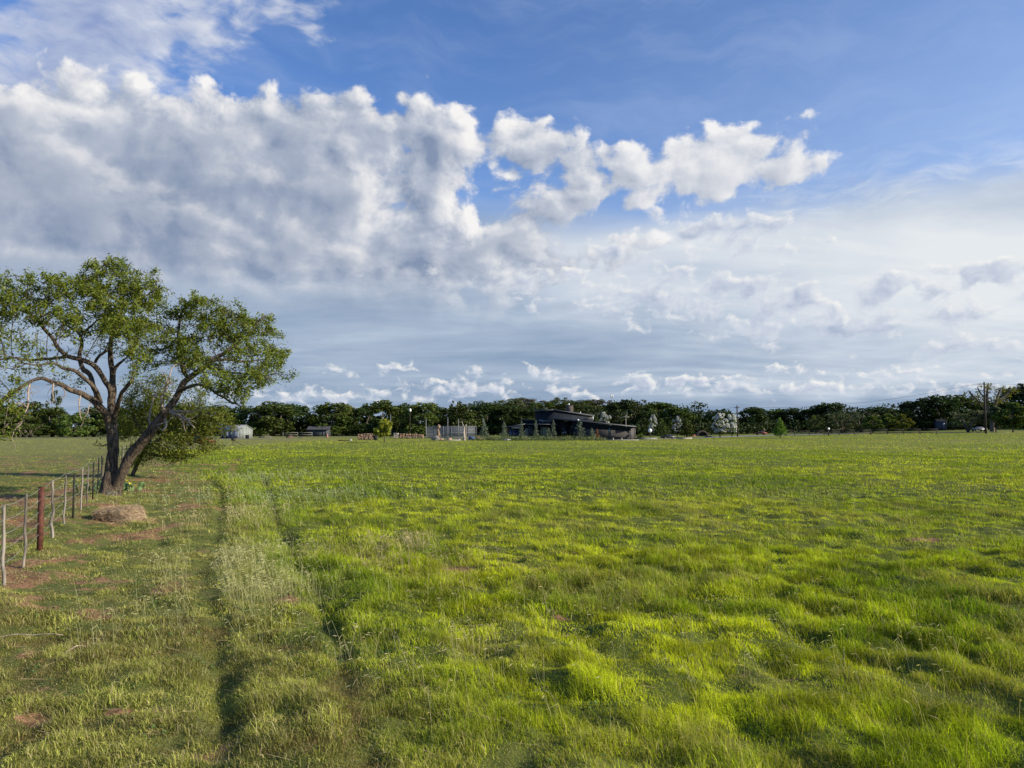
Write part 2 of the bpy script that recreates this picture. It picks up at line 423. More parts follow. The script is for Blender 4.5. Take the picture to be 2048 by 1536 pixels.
MATS = {}
def new_mat(name):
    m = bpy.data.materials.new(name); m.use_nodes = True
    T = NT(m.node_tree); T.n.clear()
    out = T.new('ShaderNodeOutputMaterial')
    MATS[name] = m
    return m, T, out
def surf(name, c1, c2=None, scale=3.0, rough=0.8, bump=0.0, bscale=20.0, metal=0.0, spec=0.3, detail=4, stretch=(1, 1, 1), lo=0.35, hi=0.65):
    """weathered solid: two colours mixed by noise in object space"""
    m, T, out = new_mat(name)
    p = T.new('ShaderNodeBsdfPrincipled'); T.l.new(p.outputs[0], out.inputs[0])
    tc = T.new('ShaderNodeTexCoord').outputs['Object']
    mp = T.new('ShaderNodeMapping'); T.put(mp.inputs[0], tc); mp.inputs[3].default_value = stretch
    n = T.noise(mp.outputs[0], scale, detail, 0.6)
    col = T.mix(T.mrange(n, lo, hi), c1, c2 or c1)
    T.put(p.inputs['Base Color'], col)
    p.inputs['Roughness'].default_value = rough; p.inputs['Metallic'].default_value = metal
    p.inputs['Specular IOR Level'].default_value = spec
    if bump:
        b = T.new('ShaderNodeBump'); b.inputs['Strength'].default_value = 1.0; b.inputs['Distance'].default_value = bump
        T.put(b.inputs['Height'], T.noise(mp.outputs[0], bscale, 5, 0.6)); T.l.new(b.outputs[0], p.inputs['Normal'])
    return m
def leafmat(name, colour=None, attr=None, gloss=0.012, trans=0.35, rough=0.55, var=0.25, hue=0.03, tint=(1.25, 1.15, 0.5)):
    """thin foliage: diffuse, light through the blade, and a weak sheen"""
    m, T, out = new_mat(name)
    if attr:
        a = T.new('ShaderNodeAttribute'); a.attribute_name = attr; c = a.outputs['Color']
    else:
        c = T.new('ShaderNodeRGB'); c.outputs[0].default_value = (*colour, 1); c = c.outputs[0]
    if not attr:
        g = T.new('ShaderNodeNewGeometry'); oi = T.new('ShaderNodeObjectInfo')
        r1 = g.outputs['Random Per Island']
        hs = T.new('ShaderNodeHueSaturation')
        T.put(hs.inputs['Hue'], T.math('ADD', T.mrange(r1, 0, 1, 0.5 - hue, 0.5 + hue, False), T.mrange(oi.outputs['Random'], 0, 1, -0.012, 0.012, False)))
        T.put(hs.inputs['Value'], T.math('MULTIPLY', T.mrange(T.math('FRACT', T.math('MULTIPLY', r1, 7.31)), 0, 1, 1 - var, 1 + var, False), T.mrange(oi.outputs['Random'], 0, 1, 0.82, 1.2, False)))
        T.put(hs.inputs['Saturation'], 1.0); T.put(hs.inputs['Color'], c); c = hs.outputs[0]
    d = T.new('ShaderNodeBsdfDiffuse'); T.put(d.inputs[0], c)
    t = T.new('ShaderNodeBsdfTranslucent'); T.put(t.inputs[0], T.mix(1.0, c, tint, blend='MULTIPLY'))
    gl = T.new('ShaderNodeBsdfGlossy'); gl.inputs['Roughness'].default_value = rough; gl.inputs[0].default_value = (0.9, 0.95, 1.0, 1)
    m1 = T.new('ShaderNodeMixShader'); m1.inputs[0].default_value = trans; T.l.new(d.outputs[0], m1.inputs[1]); T.l.new(t.outputs[0], m1.inputs[2])
    m2 = T.new('ShaderNodeMixShader'); m2.inputs[0].default_value = gloss; T.l.new(m1.outputs[0], m2.inputs[1]); T.l.new(gl.outputs[0], m2.inputs[2])
    T.l.new(m2.outputs[0], out.inputs[0])
    return m

# ------------------------------------------------------------------ ground
def build_ground():
    ang = np.concatenate([np.linspace(-180, -62, 60, endpoint=False), np.linspace(-62, 62, 760, endpoint=False), np.linspace(62, 180, 60, endpoint=False)])
    rad = np.concatenate([[0.4], np.geomspace(1.2, 330, 560), np.geomspace(360, 3500, 14)])
    A, Rr = np.meshgrid(np.radians(ang), rad)
    X = Rr * np.sin(A); Y = Rr * np.cos(A); Z = terrain(X, Y)
    nr, na = X.shape
    V = np.stack([X.ravel(), Y.ravel(), Z.ravel()], 1)
    i = np.arange(nr - 1)[:, None] * na; j = np.arange(na)[None, :]; j2 = (j + 1) % na
    q = np.stack([i + j, i + j2, i + na + j2, i + na + j], -1).reshape(-1, 4)
    # close the middle with one fan
    V = np.vstack([V, [[0, 0, tz(0, 0)]]]); c = len(V) - 1
    tri = np.stack([np.full(na, c), (np.arange(na) + 1) % na, np.arange(na)], 1)
    loops = np.concatenate([q[:, ::-1].ravel(), tri.ravel()])
    sizes = np.concatenate([np.full(len(q), 4), np.full(na, 3)])
    dm = dirt_mask(V[:, 0], V[:, 1]); lm = lush_mask(V[:, 0], V[:, 1]); dr = dry_mask(V[:, 0], V[:, 1])
    m, T, out = new_mat('turf_soil')
    p = T.new('ShaderNodeBsdfPrincipled'); T.l.new(p.outputs[0], out.inputs[0])
    def att(n): a = T.new('ShaderNodeAttribute'); a.attribute_name = n; return a.outputs['Fac']
    g = T.new('ShaderNodeNewGeometry').outputs['Position']
    n1 = T.noise(g, 3.0, 6, 0.65); n2 = T.noise(g, 22.0, 4, 0.6); n3 = T.noise(g, 0.25, 5, 0.6)
    green = T.mix(T.mrange(n1, 0.3, 0.7), (0.080, 0.115, 0.014), (0.135, 0.175, 0.026))
    olive = T.mix(T.mrange(n1, 0.3, 0.7), (0.130, 0.145, 0.045), (0.215, 0.205, 0.085))
    c = T.mix(att('lush'), olive, green)
    c = T.mix(T.math('MULTIPLY', att('dry'), 0.8), c, (0.185, 0.185, 0.055))
    c = T.mix(T.math('MULTIPLY', T.mrange(n3, 0.45, 0.7), 0.35), c, (0.15, 0.18, 0.035))
    shaded_thatch = T.mix(T.mrange(T.noise(g, 30.0, 5, 0.7), 0.35, 0.65), (0.045, 0.062, 0.010), (0.110, 0.125, 0.030))  # dark thatch, with the shade between the blades put into its colour
    c = T.mix(T.math('MULTIPLY', att('sward'), T.math('MULTIPLY_ADD', att('lush'), 0.15, 0.62)), c, shaded_thatch)
    soil = T.mix(T.mrange(n2, 0.3, 0.7), (0.15, 0.075, 0.040), (0.36, 0.200, 0.115))
    c = T.mix(T.mrange(T.math('ADD', att('dirt'), T.math('MULTIPLY_ADD', n2, 0.9, -0.45)), 0.25, 0.8), c, soil)
    T.put(p.inputs['Base Color'], c); p.inputs['Roughness'].default_value = 0.95; p.inputs['Specular IOR Level'].default_value = 0.1
    b = T.new('ShaderNodeBump'); b.inputs['Distance'].default_value = 0.03; b.inputs['Strength'].default_value = 0.8
    T.put(b.inputs['Height'], T.noise(g, 14.0, 6, 0.7)); T.l.new(b.outputs[0], p.inputs['Normal'])
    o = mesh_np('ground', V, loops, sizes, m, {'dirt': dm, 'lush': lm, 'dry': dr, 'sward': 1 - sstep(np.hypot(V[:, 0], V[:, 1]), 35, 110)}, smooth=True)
    tag(o, 'gently uneven pasture ground with red soil showing by the fence', 'ground', kind='structure')
build_ground()

# ------------------------------------------------------------------ grass
def blades(x, y, h, w, lean, leandir, col, segs):
    """verts/loops of bent blades; the width is set square to a random heading"""
    n = len(x); z = terrain(x, y) - 0.01
    th = rng.uniform(0, 2 * pi, n); wx = np.cos(th) * w / 2; wy = np.sin(th) * w / 2
    lx = np.cos(leandir) * lean * h; ly = np.sin(leandir) * lean * h
    if segs == 1:
        V = np.empty((n, 3, 3))
        V[:, 0] = np.stack([x - wx, y - wy, z], 1); V[:, 1] = np.stack([x + wx, y + wy, z], 1)
        V[:, 2] = np.stack([x + lx, y + ly, z + h * np.sqrt(np.clip(1 - (lean * 0.8) ** 2, .1, 1))], 1)
        L = np.arange(n * 3); S = np.full(n, 3); k = 3
    else:
        k = 5; V = np.empty((n, 5, 3))
        V[:, 0] = np.stack([x - wx, y - wy, z], 1); V[:, 1] = np.stack([x + wx, y + wy, z], 1)
        mx, my, mz = x + lx * 0.30, y + ly * 0.30, z + h * 0.58
        V[:, 2] = np.stack([mx + wx * .8, my + wy * .8, mz], 1); V[:, 3] = np.stack([mx - wx * .8, my - wy * .8, mz], 1)
        V[:, 4] = np.stack([x + lx, y + ly, z + h * np.clip(1 - 0.45 * lean ** 2, .2, 1)], 1)
        b = np.arange(n)[:, None] * 5
        L = (b + np.array([0, 1, 2, 3, 3, 2, 4])).ravel(); S = np.tile([4, 3], n)
    C = np.repeat(col, k, axis=0)
    return V.reshape(-1, 3), L, S, C

def build_grass():
    mat = leafmat('grass_blade', attr='tint', trans=0.42, tint=(1.25, 1.22, 0.45), gloss=0.0)
    zones = [(3.4, 9, -8500, 0.0030, 2), (9, 17, -4000, 0.0050, 1), (17, 34, -900, 0.011, 1), (3.4, 8, 4600, 0.0034, 2), (8, 14, 2500, 0.0052, 2), (14, 24, 900, 0.0092, 1), (24, 42, 190, 0.020, 1), (42, 75, 52, 0.038, 1), (75, 150, 11, 0.075, 1)]
    half = math.tan(R(42))
    VV, LL, SS, CC = [], [], [], []; off = 0
    for y0, y1, dens, wid, segs in zones:
        short = dens < 0; dens = abs(dens)
        n = int(dens * half * (y1 ** 2 - y0 ** 2) * (0.5 if short else 1))
        y = np.sqrt(rng.uniform(y0 ** 2, y1 ** 2, n)); x = rng.uniform(-1, 0 if short else 1, n) * half * y
        if short:
            ok = lush_mask(x, y) < rng.uniform(0.1, 1.0, n); x, y = x[ok], y[ok]; n = len(x)
        lush = lush_mask(x, y); dirt = dirt_mask(x, y); dry = dry_mask(x, y)
        tuft = fbm(x, y, 0.34, 3, 81); big = fbm(x, y, 2.0, 3, 91); bigger = fbm(x, y * 0.6, 6.0, 3, 95)
        rut = np.minimum(polydist(x, y, RUT_A), polydist(x, y, RUT_B))
        inrut = np.exp(-(rut / 0.14) ** 2) * (1 - sstep(y, 30, 45)) * (0.4 + 0.6 * sstep(fbm(x, y, 1.8, 2, 77), 0.4, 0.6))
        fy = fence_x(y); across = 1 - sstep(x, fy - 0.5, fy + 0.2)          # beyond the fence
        dens_f = (0.85 + 0.15 * lush) * (1 - 0.93 * dirt) * (1 - 0.3 * inrut) * (0.85 + 0.3 * sstep(tuft, 0.28, 0.62))
        if short: dens_f = (0.75 + 0.25 * tuft) * (1 - 0.72 * dirt)
        keep = rng.uniform(0, 1, n) < dens_f
        # beyond the trees' edge of the field nothing grows tall
        keep &= ~((y > 128) & (x > -15) & (x < 26))
        x, y, lush, dirt, dry, tuft, big, bigger, inrut, across = [v[keep] for v in (x, y, lush, dirt, dry, tuft, big, bigger, inrut, across)]
        n = len(x)
        hb = 0.031 + 0.036 * lush - 0.008 * across
        hgt = hb * (0.50 + 1.45 * sstep(tuft, 0.32, 0.70)) * (0.72 + 0.75 * sstep(big, 0.32, 0.68)) * rng.uniform(0.6, 1.35, n) * (1 - 0.5 * inrut) * (0.8 + 0.4 * bigger)
        if short: hgt = (0.020 + 0.030 * rng.uniform(0, 1, n) ** 1.5) * (0.6 + 0.9 * tuft)
        # taller growth along the outer edges of the ruts
        edge = np.exp(-((polydist(x, y, RUT_A) - 0.75) / 0.45) ** 2) * (x > np.interp(y, [p[1] for p in RUT_A], [p[0] for p in RUT_A]))
        hgt *= 1 + 0.5 * edge * (1 - sstep(y, 35, 50))
        lean = np.clip(rng.normal(0.72, 0.32, n), 0.05, 1.3); ld = rng.normal(pi * 0.97, 1.5, n)
        c_green = np.array([0.290, 0.365, 0.018]); c_fresh = np.array([0.455, 0.505, 0.026]); c_deep = np.array([0.110, 0.190, 0.014])
        c_olive = np.array([0.300, 0.315, 0.075]); c_dry = np.array([0.40, 0.35, 0.140]); c_straw = np.array([0.50, 0.42, 0.25])
        u = rng.uniform(0, 1, n)[:, None]; f = sstep(bigger + 0.25 * (u[:, 0] - .5), 0.35, 0.65)[:, None]
        c = c_green * (1 - f) + c_fresh * f
        dp = (sstep(big + 0.2 * (u[:, 0] - .5), 0.50, 0.66) * 0.8)[:, None]; c = c * (1 - dp) + c_deep * dp
        lu = lush[:, None]; c = c_olive * (1 - lu) * (0.7 + 0.6 * u) + c * lu
        c = c * (0.62 + 0.76 * sstep(fbm(x, y, 0.30, 3, 151), 0.3, 0.7))[:, None]
        # the track verge is a cooler, deeper green
        verge = (np.exp(-((polydist(x, y, RUT_A) - 1.2) / 1.3) ** 2) * 0.45 * (1 - sstep(y, 40, 60)) * lush)[:, None]
        c = c * (1 - verge) + np.array([0.17, 0.27, 0.035]) * verge
        dmean = (0.10 + 0.35 * dry)[:, None]; base_local = c * (1 - dmean) + c_dry * dmean
        dd = ((rng.uniform(0, 1, n) < 0.10 + 0.55 * dry + 0.20 * (1 - lush) + 0.4 * dirt) * rng.uniform(0.3, 1.0, n))[:, None]
        c = c * (1 - dd) + c_dry * dd
        st = (rng.uniform(0, 1, n) < 0.015 + 0.08 * (1 - lush) + 0.3 * dirt)[:, None]
        c = np.where(st, c_straw * rng.uniform(0.6, 1.1, n)[:, None], c)
        va = 0.40 * (1 - 0.75 * sstep(y, 30, 80)); c = c * (1 + va * rng.uniform(-1, 1, n))[:, None]
        ff = (0.85 * sstep(y, 22, 60))[:, None]; c = c * (1 - ff) + base_local * ff
        if short: lean = np.clip(lean * 1.6, 0.1, 1.25); ld = rng.uniform(0, 2 * pi, n); c = c * (0.45 + 1.0 * fbm(x, y, 0.45, 3, 121))[:, None]; bp = (0.8 * sstep(fbm(x, y, 0.7, 4, 131), 0.48, 0.62))[:, None]; c = c * (1 - bp) + np.array([0.27, 0.185, 0.095]) * rng.uniform(0.6, 1.3, n)[:, None] * bp; gp = (0.7 * sstep(fbm(x, y, 0.7, 3, 141), 0.56, 0.68))[:, None]; c = c * (1 - gp) + np.array([0.10, 0.165, 0.045]) * rng.uniform(0.7, 1.3, n)[:, None] * gp
        w = wid * rng.uniform(0.6, 1.4, n) * (1.25 - 0.2 * lush) * np.where(rng.uniform(0, 1, n) < .07, 1.9, 1.0)
        tall = rng.uniform(0, 1, n) < 0.012 * (1 - sstep(y, 25, 50)); hgt = np.where(tall, hgt * 1.9, hgt); c = np.where(tall[:, None], c * 0.5 + np.array([.24, .21, .10]), c)
        V, L, S, Cc = blades(x, y, hgt, w, lean, ld, c, segs)
        VV.append(V); LL.append(L + off); SS.append(S); CC.append(Cc); off += len(V)
    o = mesh_np('grass', np.vstack(VV), np.concatenate(LL), np.concatenate(SS), mat, {'tint': np.vstack(CC)})
    tag(o, 'short bright green pasture grass covering the whole field', 'grass', kind='stuff')

    # seeding grass: tall stalks with pale drooping heads beside the wheel track
    VV, LL, SS, CC = [], [], [], []; off = 0
    patches = [(470, 1130, 1.2, 1.8, 700, (0.52, 0.50, 0.27)), (520, 1190, 0.9, 1.1, 800, (0.50, 0.48, 0.25)), (480, 1040, 1.3, 2.2, 420, (0.55, 0.47, 0.27)), (640, 1000, 4.5, 3.0, 500, (0.42, 0.47, 0.27)),
               (560, 960, 5.0, 4.0, 450, (0.45, 0.48, 0.28)), (800, 1100, 0.8, 0.9, 160, (0.52, 0.42, 0.27)), (830, 1090, 0.35, 0.4, 60, (0.60, 0.50, 0.33)), (930, 1130, 0.8, 0.6, 110, (0.45, 0.36, 0.24)), (770, 1140, 0.6, 0.5, 130, (0.42, 0.32, 0.22)),
               (420, 1250, 1.4, 1.2, 260, (0.42, 0.42, 0.22)), (960, 1310, 0.3, 0.2, 26, (0.52, 0.45, 0.28)), (1085, 1230, 0.1, 0.1, 4, (0.6, 0.52, 0.36)), 
               (1300, 1250, 5.5, 2.5, 260, (0.42, 0.40, 0.22)), (1000, 1380, 1.6, 1.0, 70, (0.48, 0.42, 0.26)), (1700, 1350, 2.2, 1.2, 90, (0.45, 0.42, 0.24)), (700, 1330, 0.6, 0.6, 50, (0.48, 0.42, 0.26)), (1500, 1000, 8, 5, 260, (0.45, 0.44, 0.22)), (1800, 1080, 4, 3, 120, (0.42, 0.42, 0.2)), (400, 1000, 4, 5, 300, (0.42, 0.46, 0.25))]
    for px, py, rx, ry, n, colr in patches:
        cx, cy = gpt(px, py)
        x = cx + rng.normal(0, rx * 0.5, n); y = cy + rng.normal(0, ry * 0.5, n)
        ok = polydist(x, y, RUT_A) > 0.2
        x, y = x[ok], y[ok]; n = len(x); z = terrain(x, y)
        h = rng.uniform(0.16, 0.36, n); D = np.hypot(x, y); w = np.maximum(0.0022, D * 0.00020)
        ld = rng.normal(pi * 0.95, 0.9, n); ln = rng.uniform(0.1, 0.55, n)
        tx, ty, tzp = x + np.cos(ld) * ln * h, y + np.sin(ld) * ln * h, z + h * np.sqrt(1 - (ln * .8) ** 2)
        hx, hy, hz = tx + np.cos(ld) * 0.06, ty + np.sin(ld) * 0.06, tzp - rng.uniform(-0.02, 0.05, n)
        V = np.empty((n, 8, 3)); th = rng.uniform(0, pi, n); wx, wy = np.cos(th) * w / 2, np.sin(th) * w / 2
        V[:, 0] = np.stack([x - wx, y - wy, z], 1); V[:, 1] = np.stack([x + wx, y + wy, z], 1)
        V[:, 2] = np.stack([tx + wx, ty + wy, tzp], 1); V[:, 3] = np.stack([tx - wx, ty - wy, tzp], 1)
        hw = w * 2.0
        mx, my, mz = (tx + hx) / 2, (ty + hy) / 2, (tzp + hz) / 2
        V[:, 4] = np.stack([tx, ty, tzp], 1); V[:, 5] = np.stack([mx, my, mz + hw], 1); V[:, 6] = np.stack([hx, hy, hz], 1); V[:, 7] = np.stack([mx, my, mz - hw], 1)
        b = np.arange(n)[:, None] * 8
        VV.append(V.reshape(-1, 3)); LL.append((b + np.arange(8)).ravel() + off); SS.append(np.full(2 * n, 4)); off += n * 8
        cc = np.array(colr) * rng.uniform(0.7, 1.2, n)[:, None]; CC.append(np.repeat(cc, 8, axis=0))
    o = mesh_np('seeding_grass', np.vstack(VV), np.concatenate(LL), np.concatenate(SS), mat, {'tint': np.vstack(CC)})
    tag(o, 'taller pale seeding grass stalks beside the wheel tracks', 'tall grass', kind='stuff')

    # flattened straw and dead stems on the bare soil
    n = 26000; y = np.sqrt(rng.uniform(3.6 ** 2, 24 ** 2, n)); x = rng.uniform(-0.84, 0.25, n) * y * half / 0.81
    ok = rng.uniform(0, 1, n) < 0.10 + 0.9 * dirt_mask(x, y) * (1 - lush_mask(x, y)) + 0.06; x, y = x[ok], y[ok]; n = len(x); z = terrain(x, y) + rng.uniform(0.004, 0.03, n)
    th = rng.uniform(0, 2 * pi, n); l = rng.uniform(0.05, 0.22, n); w = np.maximum(0.0016, np.hypot(x, y) * 0.00022); dx, dy = np.cos(th), np.sin(th); up = rng.uniform(-0.01, 0.05, n)
    V = np.empty((n, 4, 3)); V[:, 0] = np.stack([x - dy * w, y + dx * w, z], 1); V[:, 1] = np.stack([x + dy * w, y - dx * w, z + .002], 1)
    V[:, 2] = np.stack([x + dx * l + dy * w * .5, y + dy * l - dx * w * .5, z + up + .002], 1); V[:, 3] = np.stack([x + dx * l - dy * w * .5, y + dy * l + dx * w * .5, z + up], 1)
    cc = np.array([0.46, 0.35, 0.22]) * rng.uniform(0.5, 1.2, n)[:, None]
    o = mesh_np('dead_straw', V.reshape(-1, 3), np.arange(n * 4), np.full(n, 4), mat, {'tint': np.repeat(cc, 4, axis=0)})
    tag(o, 'dry straw and dead stems scattered over the bare red patches', 'straw', kind='stuff')

    # leafy weeds on the grazed strip
    VV, LL, SS, CC = [], [], [], []; off = 0
    n = 5200
    y = np.sqrt(rng.uniform(3.6 ** 2, 20 ** 2, n)); x = rng.uniform(-0.85, 0.2, n) * y * half / 0.81
    x = np.where(rng.uniform(0, 1, n) < .3, rng.uniform(-0.2, 0.8, n) * y, x); ok = (rng.uniform(0, 1, n) < (1.08 - 0.8 * lush_mask(x, y)) * sstep(fbm(x, y, 0.9, 3, 111), 0.45, 0.62) * (1 - 0.8 * dirt_mask(x, y))); x, y = x[ok], y[ok]
    for q in range(9):
        n = len(x); xx = x + rng.normal(0, 0.035, n); yy = y + rng.normal(0, 0.035, n); z = terrain(xx, yy) + rng.uniform(0.0, 0.035, n)
        th = rng.uniform(0, 2 * pi, n); l = rng.uniform(0.014, 0.034, n); ww = l * 0.5
        dx, dy = np.cos(th), np.sin(th); up = rng.uniform(-0.1, 0.9, n) * l
        V = np.empty((n, 4, 3))
        V[:, 0] = np.stack([xx, yy, z], 1); V[:, 1] = np.stack([xx + dx * l * .5 - dy * ww, yy + dy * l * .5 + dx * ww, z + up * .6], 1)
        V[:, 2] = np.stack([xx + dx * l, yy + dy * l, z + up], 1); V[:, 3] = np.stack([xx + dx * l * .5 + dy * ww, yy + dy * l * .5 - dx * ww, z + up * .6], 1)
        VV.append(V.reshape(-1, 3)); LL.append(np.arange(n * 4) + off); SS.append(np.full(n, 4)); off += n * 4
        cc = np.array([0.12, 0.19, 0.06]) * rng.uniform(0.6, 1.5, n)[:, None]; CC.append(np.repeat(cc, 4, axis=0))
    o = mesh_np('weeds', np.vstack(VV), np.concatenate(LL), np.concatenate(SS), mat, {'tint': np.vstack(CC)})
    tag(o, 'low leafy green weeds among the thin grass by the fence', 'weeds', kind='stuff')
build_grass()

# ------------------------------------------------------------------ tree tools
class Geo:
    """collects numpy pieces into one mesh"""
    def __init__(s): s.V = []; s.L = []; s.S = []; s.C = []; s.n = 0
    def add(s, V, L, S, C=None):
        V = np.asarray(V, float).reshape(-1, 3)
        s.V.append(V); s.L.append(np.asarray(L).ravel() + s.n); s.S.append(np.asarray(S).ravel()); s.n += len(V)
    def build(s, name, mat, parent=None, smooth=False):
        return mesh_np(name, np.vstack(s.V), np.concatenate(s.L), np.concatenate(s.S), mat, smooth=smooth, parent=parent)
    def tube(s, pts, rad, sides=6, rough=0.0, seed=0, cap=True):
        P = np.asarray(pts, float); n = len(P); rad = np.broadcast_to(np.asarray(rad, float), (n,))
        T = np.gradient(P, axis=0); T /= np.linalg.norm(T, axis=1)[:, None] + 1e-9
        up = np.array([0.0, 0, 1.0]) if abs(T[:, 2]).mean() < 0.8 else np.array([0.0, 1.0, 0.0])
        U = np.cross(T, up); U /= np.linalg.norm(U, axis=1)[:, None] + 1e-9
        W = np.cross(T, U)
        a = np.arange(sides) * 2 * pi / sides
        R_ = np.broadcast_to(rad[:, None], (n, sides)).copy()
        if rough:
            ii = np.arange(n)[:, None] * np.ones(sides)[None]
            lump = vnoise(ii * 0.22 + 3, np.cos(a)[None] * 1.2 + np.sin(a)[None] * 1.7 + 9 + ii * 0, seed) - 0.5
            ridge = vnoise(ii * 0.55, (a * 3.3)[None] + 0 * ii, seed + 3) - 0.5
            R_ *= 1 + rough * (0.9 * lump + 0.7 * ridge)
        V = P[:, None, :] + R_[..., None] * (np.cos(a)[None, :, None] * U[:, None, :] + np.sin(a)[None, :, None] * W[:, None, :])
        i = np.arange(n - 1)[:, None] * sides; j = np.arange(sides)[None]; j2 = (j + 1) % sides
        q = np.stack([i + j, i + j2, i + sides + j2, i + sides + j], -1).reshape(-1, 4)
        L = list(q.ravel()); S = [4] * len(q)
        if cap and sides > 3:
            L += list(range(sides))[::-1]; S.append(sides)
            L += list(range((n - 1) * sides, n * sides)); S.append(sides)
        s.add(V.reshape(-1, 3), L, S)
    def box(s, c, d, M=None, taper=1.0):
        """box centred at c with full sizes d, optional 3x3 matrix applied about c"""
        k = np.array([[-1, -1, -1], [1, -1, -1], [1, 1, -1], [-1, 1, -1], [-1, -1, 1], [1, -1, 1], [1, 1, 1], [-1, 1, 1]], float)
        k[4:, :2] *= taper
        V = k * np.asarray(d, float) / 2
        if M is not None: V = V @ np.asarray(M).T
        s.add(V + np.asarray(c, float), [3, 2, 1, 0, 4, 5, 6, 7, 0, 1, 5, 4, 1, 2, 6, 5, 2, 3, 7, 6, 3, 0, 4, 7], [4] * 6)
    def prism(s, foot, z0, ztop):
        """vertical prism on a footprint with its own top height at each corner"""
        n = len(foot); z0 = np.broadcast_to(z0, (n,)); zt = np.broadcast_to(ztop, (n,))
        V = [(x, y, z0[i]) for i, (x, y) in enumerate(foot)] + [(x, y, zt[i]) for i, (x, y) in enumerate(foot)]
        L = list(range(n))[::-1] + list(range(n, 2 * n)); S = [n, n]
        for i in range(n):
            j = (i + 1) % n; L += [i, j, n + j, n + i]; S.append(4)
        s.add(V, L, S)
    def leaves(s, c, size, aspect=0.5, flat=0.0, droop=0.0, jitter=0.3):
        """one bent diamond per centre"""
        c = np.asarray(c, float); n = len(c)
        sz = size * rng.uniform(1 - jitter, 1 + jitter, n)
        d = rng.normal(0, 1, (n, 3)); d[:, 2] = d[:, 2] * (1 - flat) - droop
        d /= np.linalg.norm(d, axis=1)[:, None]
        e = rng.normal(0, 1, (n, 3)); e -= (e * d).sum(1)[:, None] * d; e /= np.linalg.norm(e, axis=1)[:, None]
        f = np.cross(d, e)
        V = np.empty((n, 4, 3)); h = sz[:, None] / 2; w = h * aspect
        V[:, 0] = c - d * h; V[:, 1] = c + e * w + f * h * 0.12; V[:, 2] = c + d * h; V[:, 3] = c - e * w + f * h * 0.12
        s.add(V.reshape(-1, 3), np.arange(n * 4), np.full(n, 4))

def bezier_resample(pts, step):
    """Catmull-Rom through the points with about step between samples; last column is radius"""
    P = np.asarray(pts, float); P = np.vstack([2 * P[0] - P[1], P, 2 * P[-1] - P[-2]])
    out = []
    for i in range(1, len(P) - 2):
        n = max(2, int(np.linalg.norm(P[i + 1, :3] - P[i, :3]) / step))
        t = np.linspace(0, 1, n, endpoint=False)[:, None]
        out.append(0.5 * (2 * P[i] + (P[i + 1] - P[i - 1]) * t + (2 * P[i - 1] - 5 * P[i] + 4 * P[i + 1] - P[i + 2]) * t ** 2 + (-P[i - 1] + 3 * P[i] - 3 * P[i + 1] + P[i + 2]) * t ** 3))
    out.append(P[-2][None])
    return np.vstack(out)

def colonize(seeds, attr, step, infl, kill, iters=90, wobble=0.25, up=0.0):
    """grow thin branches from the seed points through the attractors; returns nodes and parents"""
    from mathutils.kdtree import KDTree
    nodes = [Vector(p) for p in seeds]; par = [-1] * len(nodes); kids = [0] * len(nodes)
    att = [Vector(p) for p in attr]; alive = list(range(len(att)))
    rnd = random.Random(5)
    for it in range(iters):
        kd = KDTree(len(nodes))
        for i, p in enumerate(nodes): kd.insert(p, i)
        kd.balance(); pull = {}; nxt = []
        for k in alive:
            a = att[k]; p, i, d = kd.find(a)
            if d < kill: continue
            nxt.append(k)
            if d < infl: pull.setdefault(i, []).append((a - nodes[i]).normalized())
        alive = nxt; grew = 0
        for i, vs in pull.items():
            if kids[i] > 3: continue
            v = Vector((0, 0, 0))
            for q in vs: v += q
            v += Vector((rnd.gauss(0, 1), rnd.gauss(0, 1), rnd.gauss(0, 1) + up)) * wobble * (1 if len(vs) < 4 else 2)
            if v.length < 1e-4: continue
            nodes.append(nodes[i] + v.normalized() * step); par.append(i); kids.append(0); kids[i] += 1; grew += 1
        if not grew or not alive: break
    return np.array([tuple(p) for p in nodes]), np.array(par)

def twig_tubes(geo, P, par, nseed, r_tip, expo=2.2, rmax=None, sides=4):
    """tubes for grown branches by the pipe model; returns radius of every node"""
    n = len(P); kids = [[] for _ in range(n)]
    for i in range(nseed, n): kids[par[i]].append(i)
    a = np.zeros(n)
    for i in range(n - 1, nseed - 1, -1):
        if not kids[i]: a[i] = r_tip ** expo
        a[i] = max(a[i], r_tip ** expo)
        if par[i] >= nseed: a[par[i]] += a[i]
    r = a ** (1 / expo)
    if rmax: r = np.minimum(r, rmax)
    done = np.zeros(n, bool)
    order = sorted(range(nseed, n), key=lambda i: -r[i])
    for i in range(nseed, n):
        if par[i] >= nseed and kids[par[i]] and max(kids[par[i]], key=lambda k: r[k]) == i: continue
        ch = [par[i], i]; j = i
        while kids[j]:
            j = max(kids[j], key=lambda k: r[k]); ch.append(j)
        rr = r[ch]; rr[0] = rr[1] * 1.05
        geo.tube(P[ch], rr, sides if rr.max() > r_tip * 2.2 else 3, cap=False)
    return r, kids

def ell_points(lst, per_m3=None, total=None):
    """random points in world ellipsoids (cx,cy,cz,rx,ry,rz)"""
    vol = np.array([e[3] * e[4] * e[5] for e in lst]); cnt = np.maximum(6, (total * vol / vol.sum())).astype(int)
    out = []
    for e, n in zip(lst, cnt):
        d = rng.normal(0, 1, (n, 3)); d /= np.linalg.norm(d, axis=1)[:, None]
        rr = rng.uniform(0.15, 1, n) ** 0.42
        out.append(np.array(e[:3]) + d * rr[:, None] * np.array(e[3:]))
    return np.vstack(out)

